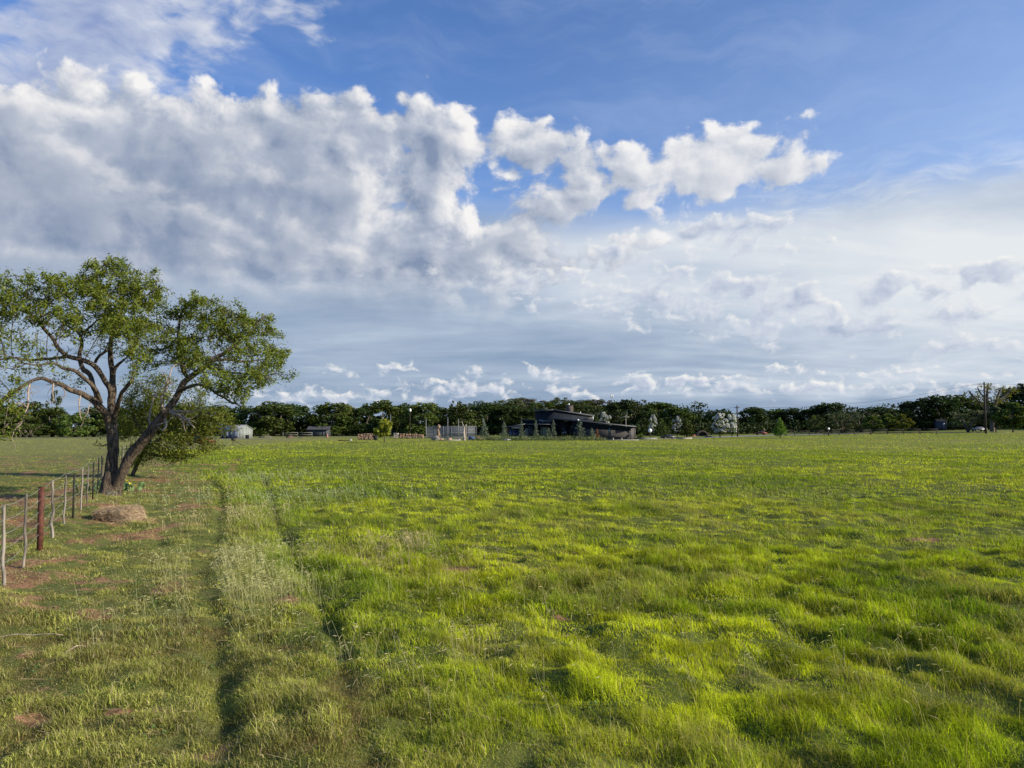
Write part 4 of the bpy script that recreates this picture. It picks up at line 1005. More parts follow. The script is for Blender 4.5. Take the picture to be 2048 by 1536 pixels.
G_LEFT = 'trees beyond the left pasture'; G_LINE = 'oaks along the far edge of the field'; G_HILL = 'trees on the rise behind the house'; G_RIGHT = 'trees along the lane on the right'
TREES = [
 # kind, leaf, px, top, width, depth, label, group
 ('oak_a', 'dark', -70, 800, 110, 185, 'dark oak at the far left edge of the photo behind the drooping mesquite limb', G_LEFT),
 ('oak_b', 'mid', -5, 812, 90, 182, 'dark round tree half hidden by dead hanging twigs at far left', G_LEFT),
 ('oak_c', 'dark', 48, 803, 84, 188, 'dark leafy tree under the low mesquite limb, left of the narrow tall one', G_LEFT),
 ('airy_a', 'dark', 107, 770, 34, 190, 'narrow tall dark tree rising above the left tree line', G_LEFT),
 ('oak_d', 'mid', 105, 812, 80, 184, 'mid green tree at the foot of the narrow tall dark one', G_LEFT),
 ('oak_a', 'light', 152, 826, 70, 176, 'lighter green bushy tree at the pasture edge just left of the mesquite trunk', G_LEFT),
 ('oak_b', 'dark', 188, 815, 66, 186, 'dark tree directly behind the left side of the mesquite trunk', G_LEFT),
 ('oak_c', 'mid', 232, 812, 72, 182, 'dark tree seen between the two mesquite trunks', G_LEFT),
 ('airy_b', 'light', 60, 842, 70, 172, 'low pale green thicket tree in front of the dark trees at far left', G_LEFT),
 ('oak_d', 'dark', 300, 806, 90, 205, 'dark oak hidden behind the low leafy mesquite', G_LEFT),
 ('oak_a', 'dark', 370, 808, 90, 208, 'dark oak behind the leaning mesquite trunk', G_LEFT),
 ('oak_b', 'dark', 440, 812, 90, 205, 'dark oak rising behind the metal shed roof', G_LEFT),
 ('oak_c', 'dark', 500, 812, 86, 200, 'dark oak just right of the metal shed', G_LINE),
 ('oak_a', 'mid', 546, 804, 110, 196, 'broad dark oak with a full crown above the rail fence', G_LINE),
 ('oak_d', 'dark', 592, 806, 86, 204, 'dark oak on the right slope of the broad oak by the shed', G_LINE),
 ('dense_a', 'dark', 628, 821, 60, 210, 'lowest oak crown in the dip of the tree line above the grey outbuilding', G_LINE),
 ('oak_b', 'mid', 664, 806, 96, 198, 'wide dark oak left of the yellow tinted crown', G_LINE),
 ('oak_c', 'yellow', 692, 809, 50, 212, 'yellow green crown peeping between two dark oaks', G_LINE),
 ('oak_d', 'dark', 722, 812, 74, 200, 'dark oak right of the yellow tinted crown behind the stone pallets', G_LINE),
 ('oak_a', 'mid', 762, 801, 100, 205, 'tall oak with light green top behind the small young tree', G_LINE),
 ('oak_c', 'dark', 805, 807, 70, 210, 'dark oak behind the white lamp pole', G_LINE),
 ('oak_b', 'light', 846, 806, 88, 195, 'sunlit green oak behind the left end of the court fence', G_LINE),
 ('oak_d', 'dark', 884, 812, 76, 203, 'dark oak behind the carved stump and court fence', G_LINE),
 ('oak_c', 'mid', 926, 809, 78, 196, 'mid green oak right behind the court fence', G_LINE),
 ('airy_a', 'dark', 913, 795, 34, 240, 'small dark crown standing up above the court fence oaks', G_LINE),
 ('dense_b', 'dark', 951, 794, 46, 236, 'taller dark crown above the right end of the court fence', G_LINE),
 ('oak_a', 'dark', 972, 806, 80, 205, 'dark oak between the court fence and the house', G_LINE),
 ('oak_b', 'dark', 1014, 812, 86, 200, 'dark oak above the low left wing of the house', G_LINE),
 ('oak_d', 'dark', 1056, 815, 80, 198, 'dark oak directly left behind the tall part of the house', G_LINE),
 ('dense_a', 'mid', 985, 803, 74, 262, 'green hill tree at the left foot of the rise', G_HILL),
 ('dense_b', 'grey', 1018, 791, 80, 268, 'greyish domed tree top at the left summit of the rise', G_HILL),
 ('airy_b', 'brown', 1058, 790, 70, 272, 'brownish thin leaved tree top at the summit of the rise', G_HILL),
 ('dense_a', 'mid', 1096, 794, 74, 258, 'green tree top above the left roof edge of the house', G_HILL),
 ('airy_a', 'grey', 1122, 791, 60, 275, 'grey thin tree top left of the brick chimney', G_HILL),
 ('dense_b', 'mid', 1160, 797, 80, 262, 'green tree top right of the brick chimney', G_HILL),
 ('airy_b', 'brown', 1178, 794, 60, 275, 'brownish bare looking tree top above the sloping roof', G_HILL),
 ('airy_a', 'brown', 1212, 797, 54, 272, 'thin brown tree top left of the far mast', G_HILL),
 ('dense_a', 'mid', 1204, 806, 74, 250, 'green tree above the white blossom behind the roof', G_HILL),
 ('oak_c', 'dark', 1130, 806, 90, 225, 'dark tree filling the gap behind the brick chimney', G_HILL),
 ('oak_a', 'dark', 1248, 800, 92, 205, 'large dark oak right of the far mast behind the house end', G_LINE),
 ('airy_b', 'brown', 1283, 803, 46, 238, 'thin brown crown between two dark oaks right of the house', G_LINE),
 ('oak_d', 'mid', 1318, 802, 92, 215, 'tall oak with ragged double top right of the house', G_LINE),
 ('oak_b', 'dark', 1292, 822, 70, 198, 'dark low oak behind the white sphere', G_LINE),
 ('oak_c', 'mid', 1358, 814, 80, 208, 'dark green oak sloping down behind the small leafy pair', G_LINE),
 ('dense_b', 'dark', 1394, 818, 70, 225, 'dark low tree right of the sloping oak', G_LINE),
 ('oak_a', 'dark', 1440, 821, 80, 200, 'dark oak behind the white flowering pair of trees', G_LINE),
 ('oak_d', 'dark', 1404, 834, 60, 198, 'lowest dark oak behind the small round arch', G_LINE),
 ('dense_a', 'brown', 1472, 828, 44, 240, 'low brownish crown right behind the wooden power pole', G_LINE),
 ('oak_b', 'dark', 1508, 815, 84, 200, 'dark round oak just right of the wooden power pole', G_LINE),
 ('oak_c', 'mid', 1544, 818, 72, 205, 'dark oak behind the bright green cone shaped tree, left side', G_LINE),
 ('oak_a', 'dark', 1584, 817, 74, 202, 'dark oak right behind the bright green cone shaped tree', G_LINE),
 ('oak_d', 'dark', 1624, 815, 70, 200, 'dark oak left of the tall crown by the board fence', G_RIGHT),
 ('oak_b', 'dark', 1658, 806, 84, 196, 'taller dark crown above the start of the board fence', G_RIGHT),
 ('airy_a', 'light', 1632, 826, 40, 172, 'small bright green sapling left of the white sign', G_RIGHT),
 ('airy_b', 'grey', 1684, 820, 70, 170, 'grey green rounded tree behind the small white sign', G_RIGHT),
 ('airy_a', 'grey', 1722, 818, 74, 174, 'grey green tree right of the one behind the sign', G_RIGHT),
 ('oak_c', 'dark', 1742, 814, 90, 196, 'dark oak showing above the grey green small trees', G_RIGHT),
 ('round_a', 'light', 1746, 833, 46, 158, 'yellow green small tree behind the middle of the board fence', G_RIGHT),
 ('round_b', 'light', 1776, 829, 44, 160, 'small round green tree second along from the right end of the board fence', G_RIGHT),
 ('round_a', 'yellow', 1806, 830, 38, 156, 'yellowest small tree just left of the dark oaks near the fence end', G_RIGHT),
 ('oak_d', 'dark', 1800, 818, 70, 200, 'dark low oak in the dip left of the big right hand oaks', G_RIGHT),
 ('oak_a', 'dark', 1842, 797, 92, 178, 'large black green oak above the right end of the board fence', G_RIGHT),
 ('oak_b', 'dark', 1888, 791, 90, 176, 'dark oak above the small blue shed on the right', G_RIGHT),
 ('oak_c', 'mid', 1930, 790, 84, 180, 'mid green oak left of the half bare oak', G_RIGHT),
 ('airy_b', 'grey', 1936, 812, 74, 152, 'silvery leaved tree whose branches reach the grass left of the right power pole', G_RIGHT),
 ('oak_d', 'dark', 1970, 806, 90, 182, 'dark mass of oak under the half bare oak', G_RIGHT),
 ('round_b', 'grey', 1992, 814, 44, 150, 'small greyish tree just right of the right power pole', G_RIGHT),
 ('round_a', 'light', 2026, 808, 62, 146, 'pale green rounded tree near the right edge of the photo', G_RIGHT),
 ('oak_a', 'dark', 2050, 768, 110, 176, 'highest dark oak cut off by the right edge of the photo', G_RIGHT),
 ('oak_b', 'dark', 2120, 765, 130, 172, 'dark oak wholly at the extreme right of the lane', G_RIGHT),
 ('oak_c', 'dark', 2010, 800, 90, 186, 'dark oak filling in behind the pale rounded tree at right', G_RIGHT),
]
for (kind, leaf, px, top, w, D, label, grp) in TREES:
    nm = {'oak': 'oak_tree', 'dense': 'oak_tree', 'airy': 'leafy_tree', 'round': 'small_tree'}[kind.split('_')[0]]
    place_tree(nm, kind, leaf, px, top, w, D, label, 'tree', grp)

# small trees by the house and in the field
G_CON = 'grey green conifers planted round the house'
for (kind, leaf, px, top, w, D, label) in [
 ('conifer_a', 'silver', 968, 843, 30, 138, 'leftmost ragged conifer between the court fence and the house'),
 ('conifer_b', 'silver', 1008, 842, 19, 139, 'slim conifer at the left end of the house'),
 ('conifer_c', 'silver', 1043, 842, 17, 139, 'slim pale conifer in front of the low porch, left one'),
 ('conifer_a', 'silver', 1072, 839, 14, 139, 'narrowest conifer in front of the tall dark wall'),
 ('conifer_b', 'silver', 1107, 840, 15, 140, 'thin tall conifer left of the dark entrance recess'),
 ('conifer_c', 'silver', 1097, 855, 15, 137, 'short conifer beside the thin tall one at the entrance recess'),
 ('conifer_b', 'silver', 1160, 840, 30, 138, 'largest conifer with a sharp point right of the entrance recess'),
 ('conifer_a', 'silver', 1184, 856, 22, 137, 'short bushy conifer next to the rusty one')]:
    place_tree('conifer_tree', kind, leaf, px, top, w, D, label, 'conifer', G_CON)
place_tree('conifer_tree', 'conifer_c', 'red', 1194, 857, 13, 137.5, 'small rusty brown conifer in front of the lit grey wall', 'conifer', G_CON)
G_WHITE = 'white flowering trees beyond the field'
for (px, top, w, D, label) in [(1440, 829, 46, 152, 'left and larger of the pair of white flowering trees by the power pole'), (1464, 831, 34, 154, 'right hand one of the pair of white flowering trees by the power pole'),
                               (1209, 827, 34, 172, 'white flowering tree showing over the sloping house roof'), (1355, 836, 22, 160, 'slim white flowering tree between the small leafy trees'),
                               (1306, 832, 20, 162, 'whitish flowering tree behind the white sphere side tree')]:
    place_tree('flowering_tree', 'flower_a', 'light', px, top, w, D, label, 'flowering tree', G_WHITE)
place_tree('small_tree', 'cone_a', 'mid', 1322, 836, 36, 150, 'leafy pointed tree right of the white sphere', 'tree')
place_tree('small_tree', 'cone_b', 'mid', 1373, 835, 40, 152, 'leafy pointed tree left of the small round arch', 'tree')
place_tree('small_tree', 'cone_a', 'bright', 1560, 834, 30, 138, 'bright green cone shaped young tree standing in front of the dark oaks', 'tree')
place_tree('small_tree', 'round_c', 'lime', 769, 840, 42, 113, 'yellow green young tree standing alone in front of the stone pallets', 'tree')
place_tree('shrub', 'hedge_a', 'light', 1281, 864, 13, 147, 'round green shrub at the right end of the house', 'shrub')

# half bare oak at the right
def bare_oak():
    D = 160.0; px = 1985; p = at(px, 866, D); z = tz(p.x, D)
    t = thing('oak_tree', (p.x, D, z), 'half bare oak with twisting open limbs rising above the lane at right', 'tree', G_RIGHT)
    k = D / F; g = Geo(); seeds = []
    P0 = np.array([p.x, D, z])
    def W(a, b, dd): q = at(a, b, D + dd); return np.array([q.x, q.y, q.z]) - P0
    for l in [[(1985, 868, 0, 5), (1984, 840, 0, 4.5), (1976, 820, 0, 3.4), (1974, 795, 0, 2.6), (1976, 770, 0, 1.2)], [(1984, 838, 0, 3.4), (1962, 808, 1, 2.6), (1945, 792, 1, 2), (1938, 782, 1, 1)],
              [(1984, 838, 0, 3.4), (1992, 805, -1, 2.6), (1998, 785, -1, 1.8), (2004, 775, -1, 1)], [(1996, 800, -1, 2.2), (2012, 790, -1, 1.6), (2024, 778, -1, 1)], [(1974, 800, 0, 2), (1960, 785, 0, 1.5), (1955, 774, 0, .8)]]:
        Q = bezier_resample([(*W(a, b, dd), r * k) for a, b, dd, r in l], 0.5)
        g.tube(Q[:, :3], Q[:, 3], 8, rough=.2); seeds += [tuple(q[:3]) for q in Q if q[3] < 0.35]
    ells = [(*W(a, b, 0), rx * k, 2.6, ry * k) for a, b, rx, ry in [(1945, 790, 16, 12), (1975, 778, 18, 12), (2005, 782, 16, 10), (2026, 780, 14, 10), (1985, 800, 36, 14), (1955, 805, 18, 10)]]
    N, par = colonize(seeds, ell_points(ells, total=700), 0.45, 5, 0.8, 60, .5)
    r, kids = twig_tubes(g, N, par, len(seeds), 0.045, 2.2, 0.2, 4)
    g.build('trunk', BARK_FAR, t, smooth=True)
    gl = Geo(); c = N[len(seeds):]
    c = c[rng.uniform(0, 1, len(c)) < .62]
    for q in range(6): gl.leaves(c + rng.normal(0, .28, c.shape), .36, aspect=.7)
    gl.build('crown', LEAFS['yellow'], t)
bare_oak()

# low leafy mesquite just behind the leaning trunk
def thicket():
    D = 34.0; x0 = at(272, 952, D).x; z0 = tz(x0, D); P0 = np.array([x0, D, z0]); k = D / F
    t = thing('mesquite_tree', (x0, D, z0), 'low dense mesquite with branches sweeping to the grass behind the leaning trunk', 'tree')
    def W(a, b, dd): q = at(a, b, D + dd); return np.array([q.x, q.y, q.z]) - P0
    g = Geo(); seeds = []
    for l in [[(262, 958, 0, 4.2), (276, 925, 0, 3.8), (300, 880, 0, 3.4), (318, 830, .3, 4), (330, 780, .5, 2)], [(290, 900, 0, 3.0), (330, 870, -.3, 3.4), (380, 840, -.5, 2.4), (430, 822, -.6, 1.4)], [(300, 880, 0, 3.4), (270, 840, .4, 2.6), (262, 800, .8, 1.4)],
              [(330, 870, -.3, 2.6), (380, 880, -.6, 2), (420, 895, -.8, 1)], [(288, 905, 0, 2.6), (320, 912, -.4, 2), (370, 918, -.6, 1)]]:
        Q = bezier_resample([(*W(a, b, dd), r * k) for a, b, dd, r in l], 0.15); g.tube(Q[:, :3], Q[:, 3], 8, rough=.25); seeds += [tuple(q[:3]) for q in Q if q[3] < .12]
    ells = [(*W(a, b, dd), rx * k, max(.8, rx * k * .7), ry * k) for a, b, rx, ry, dd in [(318, 775, 42, 34, .4), (280, 800, 42, 40, .6), (340, 815, 60, 44, 0), (300, 855, 50, 40, 0), (400, 838, 50, 38, -.4), (438, 834, 28, 32, -.6), (410, 865, 40, 18, -.6),
             (360, 882, 70, 26, -.5), (412, 894, 34, 13, -.8), (280, 905, 26, 26, -.3), (320, 905, 50, 18, -.3), (355, 915, 36, 10, -.6), (250, 850, 20, 40, .6), (385, 790, 30, 20, 0)]]
    ells += [(e[0] + random.uniform(-1, 1) * e[3], e[1], e[2] + random.uniform(-1, 1) * e[5], e[3] * .4, .5, e[5] * .35) for e in ells * 2]
    N, par = colonize(seeds, ell_points(ells, total=5200), 0.16, 2, 0.22, 80, .4)
    r, kids = twig_tubes(g, N, par, len(seeds), 0.006, 2.2, .05, 4)
    g.build('trunk', BARK, t, smooth=True)
    gl = Geo(); c = N[len(seeds):]; c = c[r[len(seeds):] < .03]
    dn = .15 + 1.1 * sstep(fbm(c[:, 0] * .9 + c[:, 1] * .4, c[:, 2] * 1.8, .8, 3, 15), .38, .56)
    for q in range(16):
        cq = c[rng.uniform(0, 1, len(c)) < dn]; gl.leaves(cq + rng.normal(0, .11, cq.shape), .115, aspect=.38, flat=.2, droop=.4)
    gl.build('crown', LEAF_BUSH, t)
    print('THICKET', len(N))
thicket()

# ------------------------------------------------------------------ materials for built things
M_WOOD = surf('weathered_wood', (0.075, 0.062, 0.05), (0.27, 0.235, 0.195), 9, 0.85, 0.004, 40, stretch=(1, 1, 0.15))
M_PIPE = surf('rusted_pipe', (0.050, 0.017, 0.012), (0.115, 0.038, 0.024), 14, 0.75, 0.002, 60)
M_TPOST = surf('dark_steel_post', (0.018, 0.022, 0.018), (0.05, 0.045, 0.035), 20, 0.6)
M_WIRE = surf('fence_wire', (0.30, 0.27, 0.23), (0.45, 0.42, 0.38), 30, 0.5, metal=0.3)
M_SIDING_SHADED = surf('shaded_charcoal_siding', (0.010, 0.014, 0.022), (0.016, 0.020, 0.030), 1.5, 0.75, spec=0.1, stretch=(1, 1, .2))  # house siding with the tone of its shaded faces put into the colour
M_SIDING_LIT = surf('lit_warm_grey_siding', (0.070, 0.062, 0.064), (0.092, 0.082, 0.084), 1.2, 0.8, spec=0.1, stretch=(1, 1, .2))  # lighter copy of the siding, sunlight on the right wing put into the colour
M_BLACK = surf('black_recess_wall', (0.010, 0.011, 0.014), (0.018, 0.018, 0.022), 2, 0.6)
M_ROOF = surf('dark_metal_roof', (0.028, 0.031, 0.038), (0.042, 0.045, 0.052), 2, 0.4, metal=0.2)
M_TRIM = surf('grey_roof_edge', (0.08, 0.085, 0.095), (0.11, 0.115, 0.125), 3, 0.5)
M_BRICK = surf('brown_masonry', (0.07, 0.055, 0.048), (0.105, 0.085, 0.074), 3, 0.9)
M_WHITE = surf('white_paint', (0.72, 0.72, 0.70), (0.82, 0.82, 0.80), 5, 0.5)
M_GLASS = surf('green_blue_window', (0.07, 0.13, 0.13), (0.12, 0.19, 0.18), 1, 0.12, spec=0.8)
M_GLASSD = surf('dark_window', (0.012, 0.016, 0.022), (0.02, 0.026, 0.03), 1, 0.1, spec=0.8)
M_CURTAIN = surf('pale_curtain', (0.16, 0.19, 0.14), (0.30, 0.33, 0.25), 3, 0.8, stretch=(3, 3, .1))
M_SHED = surf('pale_green_metal_siding', (0.23, 0.25, 0.23), (0.32, 0.34, 0.315), 1.5, 0.55, stretch=(3, 3, 0.1))
M_SHEDROOF = surf('shed_roof_metal', (0.20, 0.21, 0.22), (0.28, 0.29, 0.30), 2, 0.45, metal=0.2)
M_BLUE = surf('dark_blue_door', (0.025, 0.032, 0.075), (0.045, 0.055, 0.11), 3, 0.4)
M_BLUEGL = surf('blue_grey_door_glass', (0.16, 0.19, 0.27), (0.26, 0.29, 0.38), 2, 0.3, stretch=(1, 1, .4))
M_STEEL = surf('galvanised_steel', (0.17, 0.18, 0.19), (0.24, 0.25, 0.26), 8, 0.7, metal=0.0)
M_STONE = surf('tan_stone', (0.25, 0.14, 0.085), (0.42, 0.29, 0.20), 2.2, 0.9, 0.02, 6)
M_STONE2 = surf('pale_stone', (0.30, 0.26, 0.21), (0.42, 0.37, 0.31), 2.2, 0.9)
M_ROCK = surf('grey_boulder', (0.10, 0.095, 0.085), (0.26, 0.24, 0.21), 3, 0.95, 0.03, 5)
M_EARTH = surf('heaped_earth', (0.07, 0.062, 0.038), (0.14, 0.125, 0.075), 2, 0.95, 0.05, 5)
M_CONC = surf('pale_concrete', (0.24, 0.23, 0.21), (0.34, 0.33, 0.30), 1, 0.85)
M_GRAVEL = surf('pale_gravel', (0.36, 0.34, 0.30), (0.50, 0.47, 0.42), 2, 0.95, 0.01, 30)
M_CARVE = surf('carved_wood', (0.13, 0.08, 0.05), (0.30, 0.21, 0.14), 2.5, 0.8, 0.02, 8)
M_CARVE2 = surf('pale_carved_wood', (0.28, 0.24, 0.19), (0.42, 0.37, 0.30), 3, 0.8, 0.02, 8)
M_POLE = surf('creosoted_pole', (0.030, 0.022, 0.018), (0.060, 0.045, 0.036), 6, 0.85, stretch=(1, 1, .1))
M_DARKWOOD = surf('dark_board', (0.022, 0.018, 0.015), (0.045, 0.038, 0.030), 4, 0.8)
M_TYRE = surf('black_rubber', (0.012, 0.012, 0.013), (0.02, 0.02, 0.02), 5, 0.8)
M_RED = surf('red_paint', (0.15, 0.030, 0.022), (0.21, 0.045, 0.032), 3, 0.5)
M_NAVY = surf('blue_cover', (0.035, 0.065, 0.16), (0.06, 0.10, 0.22), 3, 0.6)
M_ROAD = surf('lane_gravel', (0.27, 0.26, 0.24), (0.38, 0.36, 0.33), 1, 0.95)
M_ORANGE = surf('orange_plastic', (0.25, 0.12, 0.09), (0.32, 0.16, 0.12), 3, 0.6)

def part(g, name, mat, parent, smooth=False, label=None):
    o = g.build(name, mat, parent, smooth)
    if label: o['label'] = label
    return o

# ------------------------------------------------------------------ fence with wire
def wire_fence():
    f = thing('wire_fence', (-6.97, 10.3, tz(-6.97, 10.3)), 'old barbed wire fence of crooked sticks and steel posts running past the big mesquite', 'fence')
    O = Vector(f.location)
    posts = [(9, 1010, 7, 1183, 'w', 4.2), (53, 986, 46, 1142, 'w', 3.6), (83, 975, 79, 1111, 'p', 0), (106, 960, 106, 1087, 'w', 4.4), (132, 951, 127, 1061, 'w', 3.6), (149.5, 947, 144.5, 1049, 't', 0),
             (166, 935, 161, 1028, 'w', 3.2), (177, 931, 173, 1021, 'w', 3.0), (188, 924, 184.5, 1009, 't', 0), (198, 915, 193, 997, 'w', 3.2), (206, 915, 203, 993, 'w', 3.2)]
    # just outside the left of the picture
    xs = [(-7.0 + 1.35 * .52, 9.1, 'w'), (-5.75, 7.7, 'w'), (-5.1, 6.3, 't'), (-4.5, 5.0, 'w')]
    pos = []
    for tx, ty, bx_, by_, k, r in posts:
        x, y = gpt(bx_, by_); top = at(tx, ty, y); pos.append((x, y, top.x, top.z, k, r))
    pos = [(fence_x(y) , y, fence_x(y) + random.uniform(-.05, .05), tz(fence_x(y), y) + 1.2, k, 3.6) for _, y, k in xs][::-1] + pos
    y = pos[-1][1] + 1.7; i = 0
    while y < 62:
        x = float(fence_x(y)) + random.uniform(-.05, .05); k = 'tww'[i % 3]
        pos.append((x, y, x + random.uniform(-.06, .06), tz(x, y) + random.uniform(1.1, 1.3), k, random.uniform(2.8, 3.8))); y += 1.7 + random.uniform(-.2, .2) + i * 0.03; i += 1
    tops = []
    for n, (x, y, tx, tzz, k, r) in enumerate(pos):
        z = tz(x, y); g = Geo(); b = np.array([x, y, z - .12]) - np.array(O); t = np.array([tx, y, tzz]) - np.array(O)
        if k == 'w':
            m = 13; tt = np.linspace(0, 1, m)[:, None]; P = b * (1 - tt) + t * tt
            amp = 0.020 if r < 4.3 else 0.045
            P[:, 0] += np.array([mnoise.noise(Vector((n * 3.1, q * .42, 1))) for q in range(m)]) * amp * np.sin(tt[:, 0] * pi) ** .5 * 1.6
            P[:, 1] += np.array([mnoise.noise(Vector((n * 3.1, q * .55, 7))) for q in range(m)]) * amp
            g.tube(P, r * .01 * np.linspace(.60, .48, m), 8, rough=.35, seed=n)
            part(g, 'wooden_post', M_WOOD, f, True)
        elif k == 'p':
            g.tube([b, b + (t - b) * .5, t], [.048] * 3, 16); g.tube([t - [0, 0, .001], t + [0, 0, .012]], [.051, .045], 16)
            part(g, 'pipe_post', M_PIPE, f, False)
        else:
            h = (t - b)[2]
            g.box(b + (t - b) / 2, (.040, .006, h)); g.box(b + (t - b) / 2 + np.array([0, .019, 0]), (.007, .032, h))
            for q in range(18): g.box(b + np.array([0, -.006, .25 + q * (h - .3) / 18]), (.02, .008, .012))
            part(g, 'steel_post', M_TPOST, f, False)
        tops.append((x, y, z, (tx - x) / max(.5, tzz - z), k))
    for hgt in (1.10, .90, .70, .50, .30):
        g = Geo(); P = []
        for a, b in zip(tops[:-1], tops[1:]):
            for q in range(5):
                s = q / 5; zz = (a[2] + hgt) * (1 - s) + (b[2] + hgt) * s - .025 * math.sin(s * pi) + random.uniform(-.004, .004)
                P.append((a[0] * (1 - s) + b[0] * s + a[3] * hgt * (1 - s) + b[3] * hgt * s - .022, a[1] * (1 - s) + b[1] * s, zz))
        P = np.array(P) - np.array(O); g.tube(P, .0032, 4, cap=False)
        acc = 0
        for a, b in zip(P[:-1], P[1:]):
            if a[1] + O.y > 24: break
            L = np.linalg.norm(b - a)
            for q in range(int(L / .13)):
                c = a + (b - a) * (q + .5) / max(1, int(L / .13)); d = np.array([random.gauss(0, 1), random.gauss(0, .4), random.gauss(0, 1)]); d /= np.linalg.norm(d)
                g.tube([c - d * .014, c + d * .014], [.0014, .0014], 3, cap=False)
        part(g, 'wire', M_WIRE, f)
wire_fence()

# ------------------------------------------------------------------ hay bale, old and slumped
M_HAY = leafmat('old_hay', (0.40, 0.275, 0.165), trans=0.15, var=0.4, hue=0.015, tint=(1, .9, .7))
M_HAYCORE = surf('packed_hay', (0.10, 0.068, 0.042), (0.34, 0.25, 0.16), 14, 0.95, 0.02, 30, stretch=(1, 1, 3))
def bale():
    x, y = gpt(246, 1040); y = 18.0; x = at(240, 1035, y).x; z = tz(x, y)
    t = thing('hay_bale', (x, y, z), 'weathered brown round bale of old hay lying slumped beside the fence line', 'hay bale', rz=R(14))
    bm = bmesh.new(); bmesh.ops.create_icosphere(bm, subdivisions=5, radius=1)
    for v in bm.verts:
        p = v.co.copy(); e = 0.80
        q = Vector([math.copysign(abs(c) ** e, c) for c in p])
        n1 = mnoise.noise(p * 1.4 + Vector((3, 1, 2))) * .26 + mnoise.noise(p * 3.5) * .10 + mnoise.noise(p * 14) * .03
        q *= 1 + n1
        q.x *= .48; q.y *= .38; q.z = q.z * (.25 + .05 * p.x) + .12
        q.z = max(q.z, -.04)
        v.co = q
    me = bpy.data.meshes.new('packed_hay'); bm.to_mesh(me); bm.free()
    for pl in me.polygons: pl.use_smooth = True
    me.materials.append(M_HAYCORE); o = bpy.data.objects.new('packed_hay', me); COL.objects.link(o); o.parent = t
    co = np.array([v.co for v in me.vertices]); nn = np.array([v.normal for v in me.vertices])
    g = Geo(); idx = rng.integers(0, len(co), 9000); idx = idx[co[idx, 2] > -.02]
    c = co[idx] + nn[idx] * rng.uniform(-.01, .03, len(idx))[:, None] + rng.normal(0, .012, (len(idx), 3))
    g.leaves(c, .055, aspect=.07, flat=.35, droop=.15)
    k = 500; a = rng.uniform(0, 2 * pi, k); rr = rng.uniform(.75, 1.15, k)
    g.leaves(np.stack([np.cos(a) * .72 * rr, np.sin(a) * .52 * rr, rng.uniform(.0, .03, k)], 1), .11, aspect=.05, flat=.9)
    part(g, 'loose_straw', M_HAY, t)
bale()

# ------------------------------------------------------------------ prickly pear by the tree
M_PAD = surf('cactus_pad', (0.09, 0.15, 0.05), (0.15, 0.22, 0.085), 5, 0.6, 0.004, 30)
M_PETAL = surf('yellow_petal', (0.75, 0.52, 0.04), (0.85, 0.65, 0.08), 8, 0.6)
def cactus(px, py, y, n, w, label, flowers):
    x = at(px, py, y).x; z = tz(x, y); t = thing('prickly_pear', (x, y, z), label, 'cactus', 'prickly pears at the mesquite trunk')
    rs = random.Random(int(px)); pads = []
    def pad(base, dirv, s, facing):
        g = Geo(); d = np.array(dirv) / np.linalg.norm(dirv); f = np.array(facing) - np.dot(facing, d) * d; f /= np.linalg.norm(f); u = np.cross(d, f)
        nu, nv = 14, 7; V = []
        for i in range(nv + 1):
            ph = pi * i / nv; r = math.sin(ph); h = math.cos(ph)
            for j in range(nu):
                th = 2 * pi * j / nu
                V.append(np.array(base) + d * (s * .5 * (1 - h) * 1.0) + u * (r * cos(th) * s * .40 * (1 - .18 * h)) + f * (r * sin(th) * s * .075))
        L = []; S = []
        for i in range(nv):
            for j in range(nu): L += [i * nu + j, i * nu + (j + 1) % nu, (i + 1) * nu + (j + 1) % nu, (i + 1) * nu + j]; S.append(4)
        g.add(V, L, S); part(g, 'pad', M_PAD, t, True); return np.array(base) + d * s, d, f
    for i in range(n):
        b = (rs.uniform(-w, w), rs.uniform(-.25, .25), 0.0); d = (rs.gauss(0, .35), rs.gauss(0, .3), 1)
        e, dd, f = pad(b, d, rs.uniform(.16, .24), (rs.gauss(0, .5), -1, rs.gauss(0, .3)))
        for q in range(rs.choice([1, 2, 2])):
            e2, d2, f2 = pad(e - dd * .02, (dd[0] + rs.gauss(0, .7), dd[1] + rs.gauss(0, .3), 1), rs.uniform(.14, .2), (rs.gauss(0, .6), -1, 0)); pads.append(e2)
    for i in range(flowers):
        e = pads[i % len(pads)] + np.array([rs.uniform(-.03, .03), -.02, rs.uniform(-.02, .01)]); g = Geo()
        for a in range(7): g.leaves(np.array([e + np.array([cos(a * .9) * .018, sin(a * .9) * .018, .02])]), .055, aspect=.7, flat=.2)
        part(g, 'flower', M_PETAL, t)
cactus(262, 968, 26.0, 8, .38, 'prickly pear with yellow flowers right of the forked trunk', 5)
cactus(186, 978, 25.8, 9, .42, 'prickly pear clump behind the fence posts left of the forked trunk', 0)

# ------------------------------------------------------------------ fallen sticks
for (px, py, ln, rz, lab) in [(45, 1290, .75, 15, 'bleached curved stick in the grass near the bottom left corner'), (165, 1300, .45, 55, 'short pale stick on the straw patch below the hay bale'), (185, 1015, 1.1, 5, 'pale fallen branch lying against the fence sticks')]:
    x, y = gpt(px, py); z = tz(x, y); g = Geo(); m = 9; tt = np.linspace(-.5, .5, m)
    P = np.stack([tt * ln, tt * 0, .03 + .05 * np.cos(tt * 3) * ln + np.array([mnoise.noise(Vector((px, q * .5, 0))) for q in range(m)]) * .03], 1)
    g.tube(P, np.linspace(.007, .003, m), 6, rough=.3)
    o = g.build('stick', DEADWOOD, None, True); o.location = (x, y, z); o.rotation_euler = (0, 0, R(rz)); tag(o, lab, 'stick', 'fallen sticks')

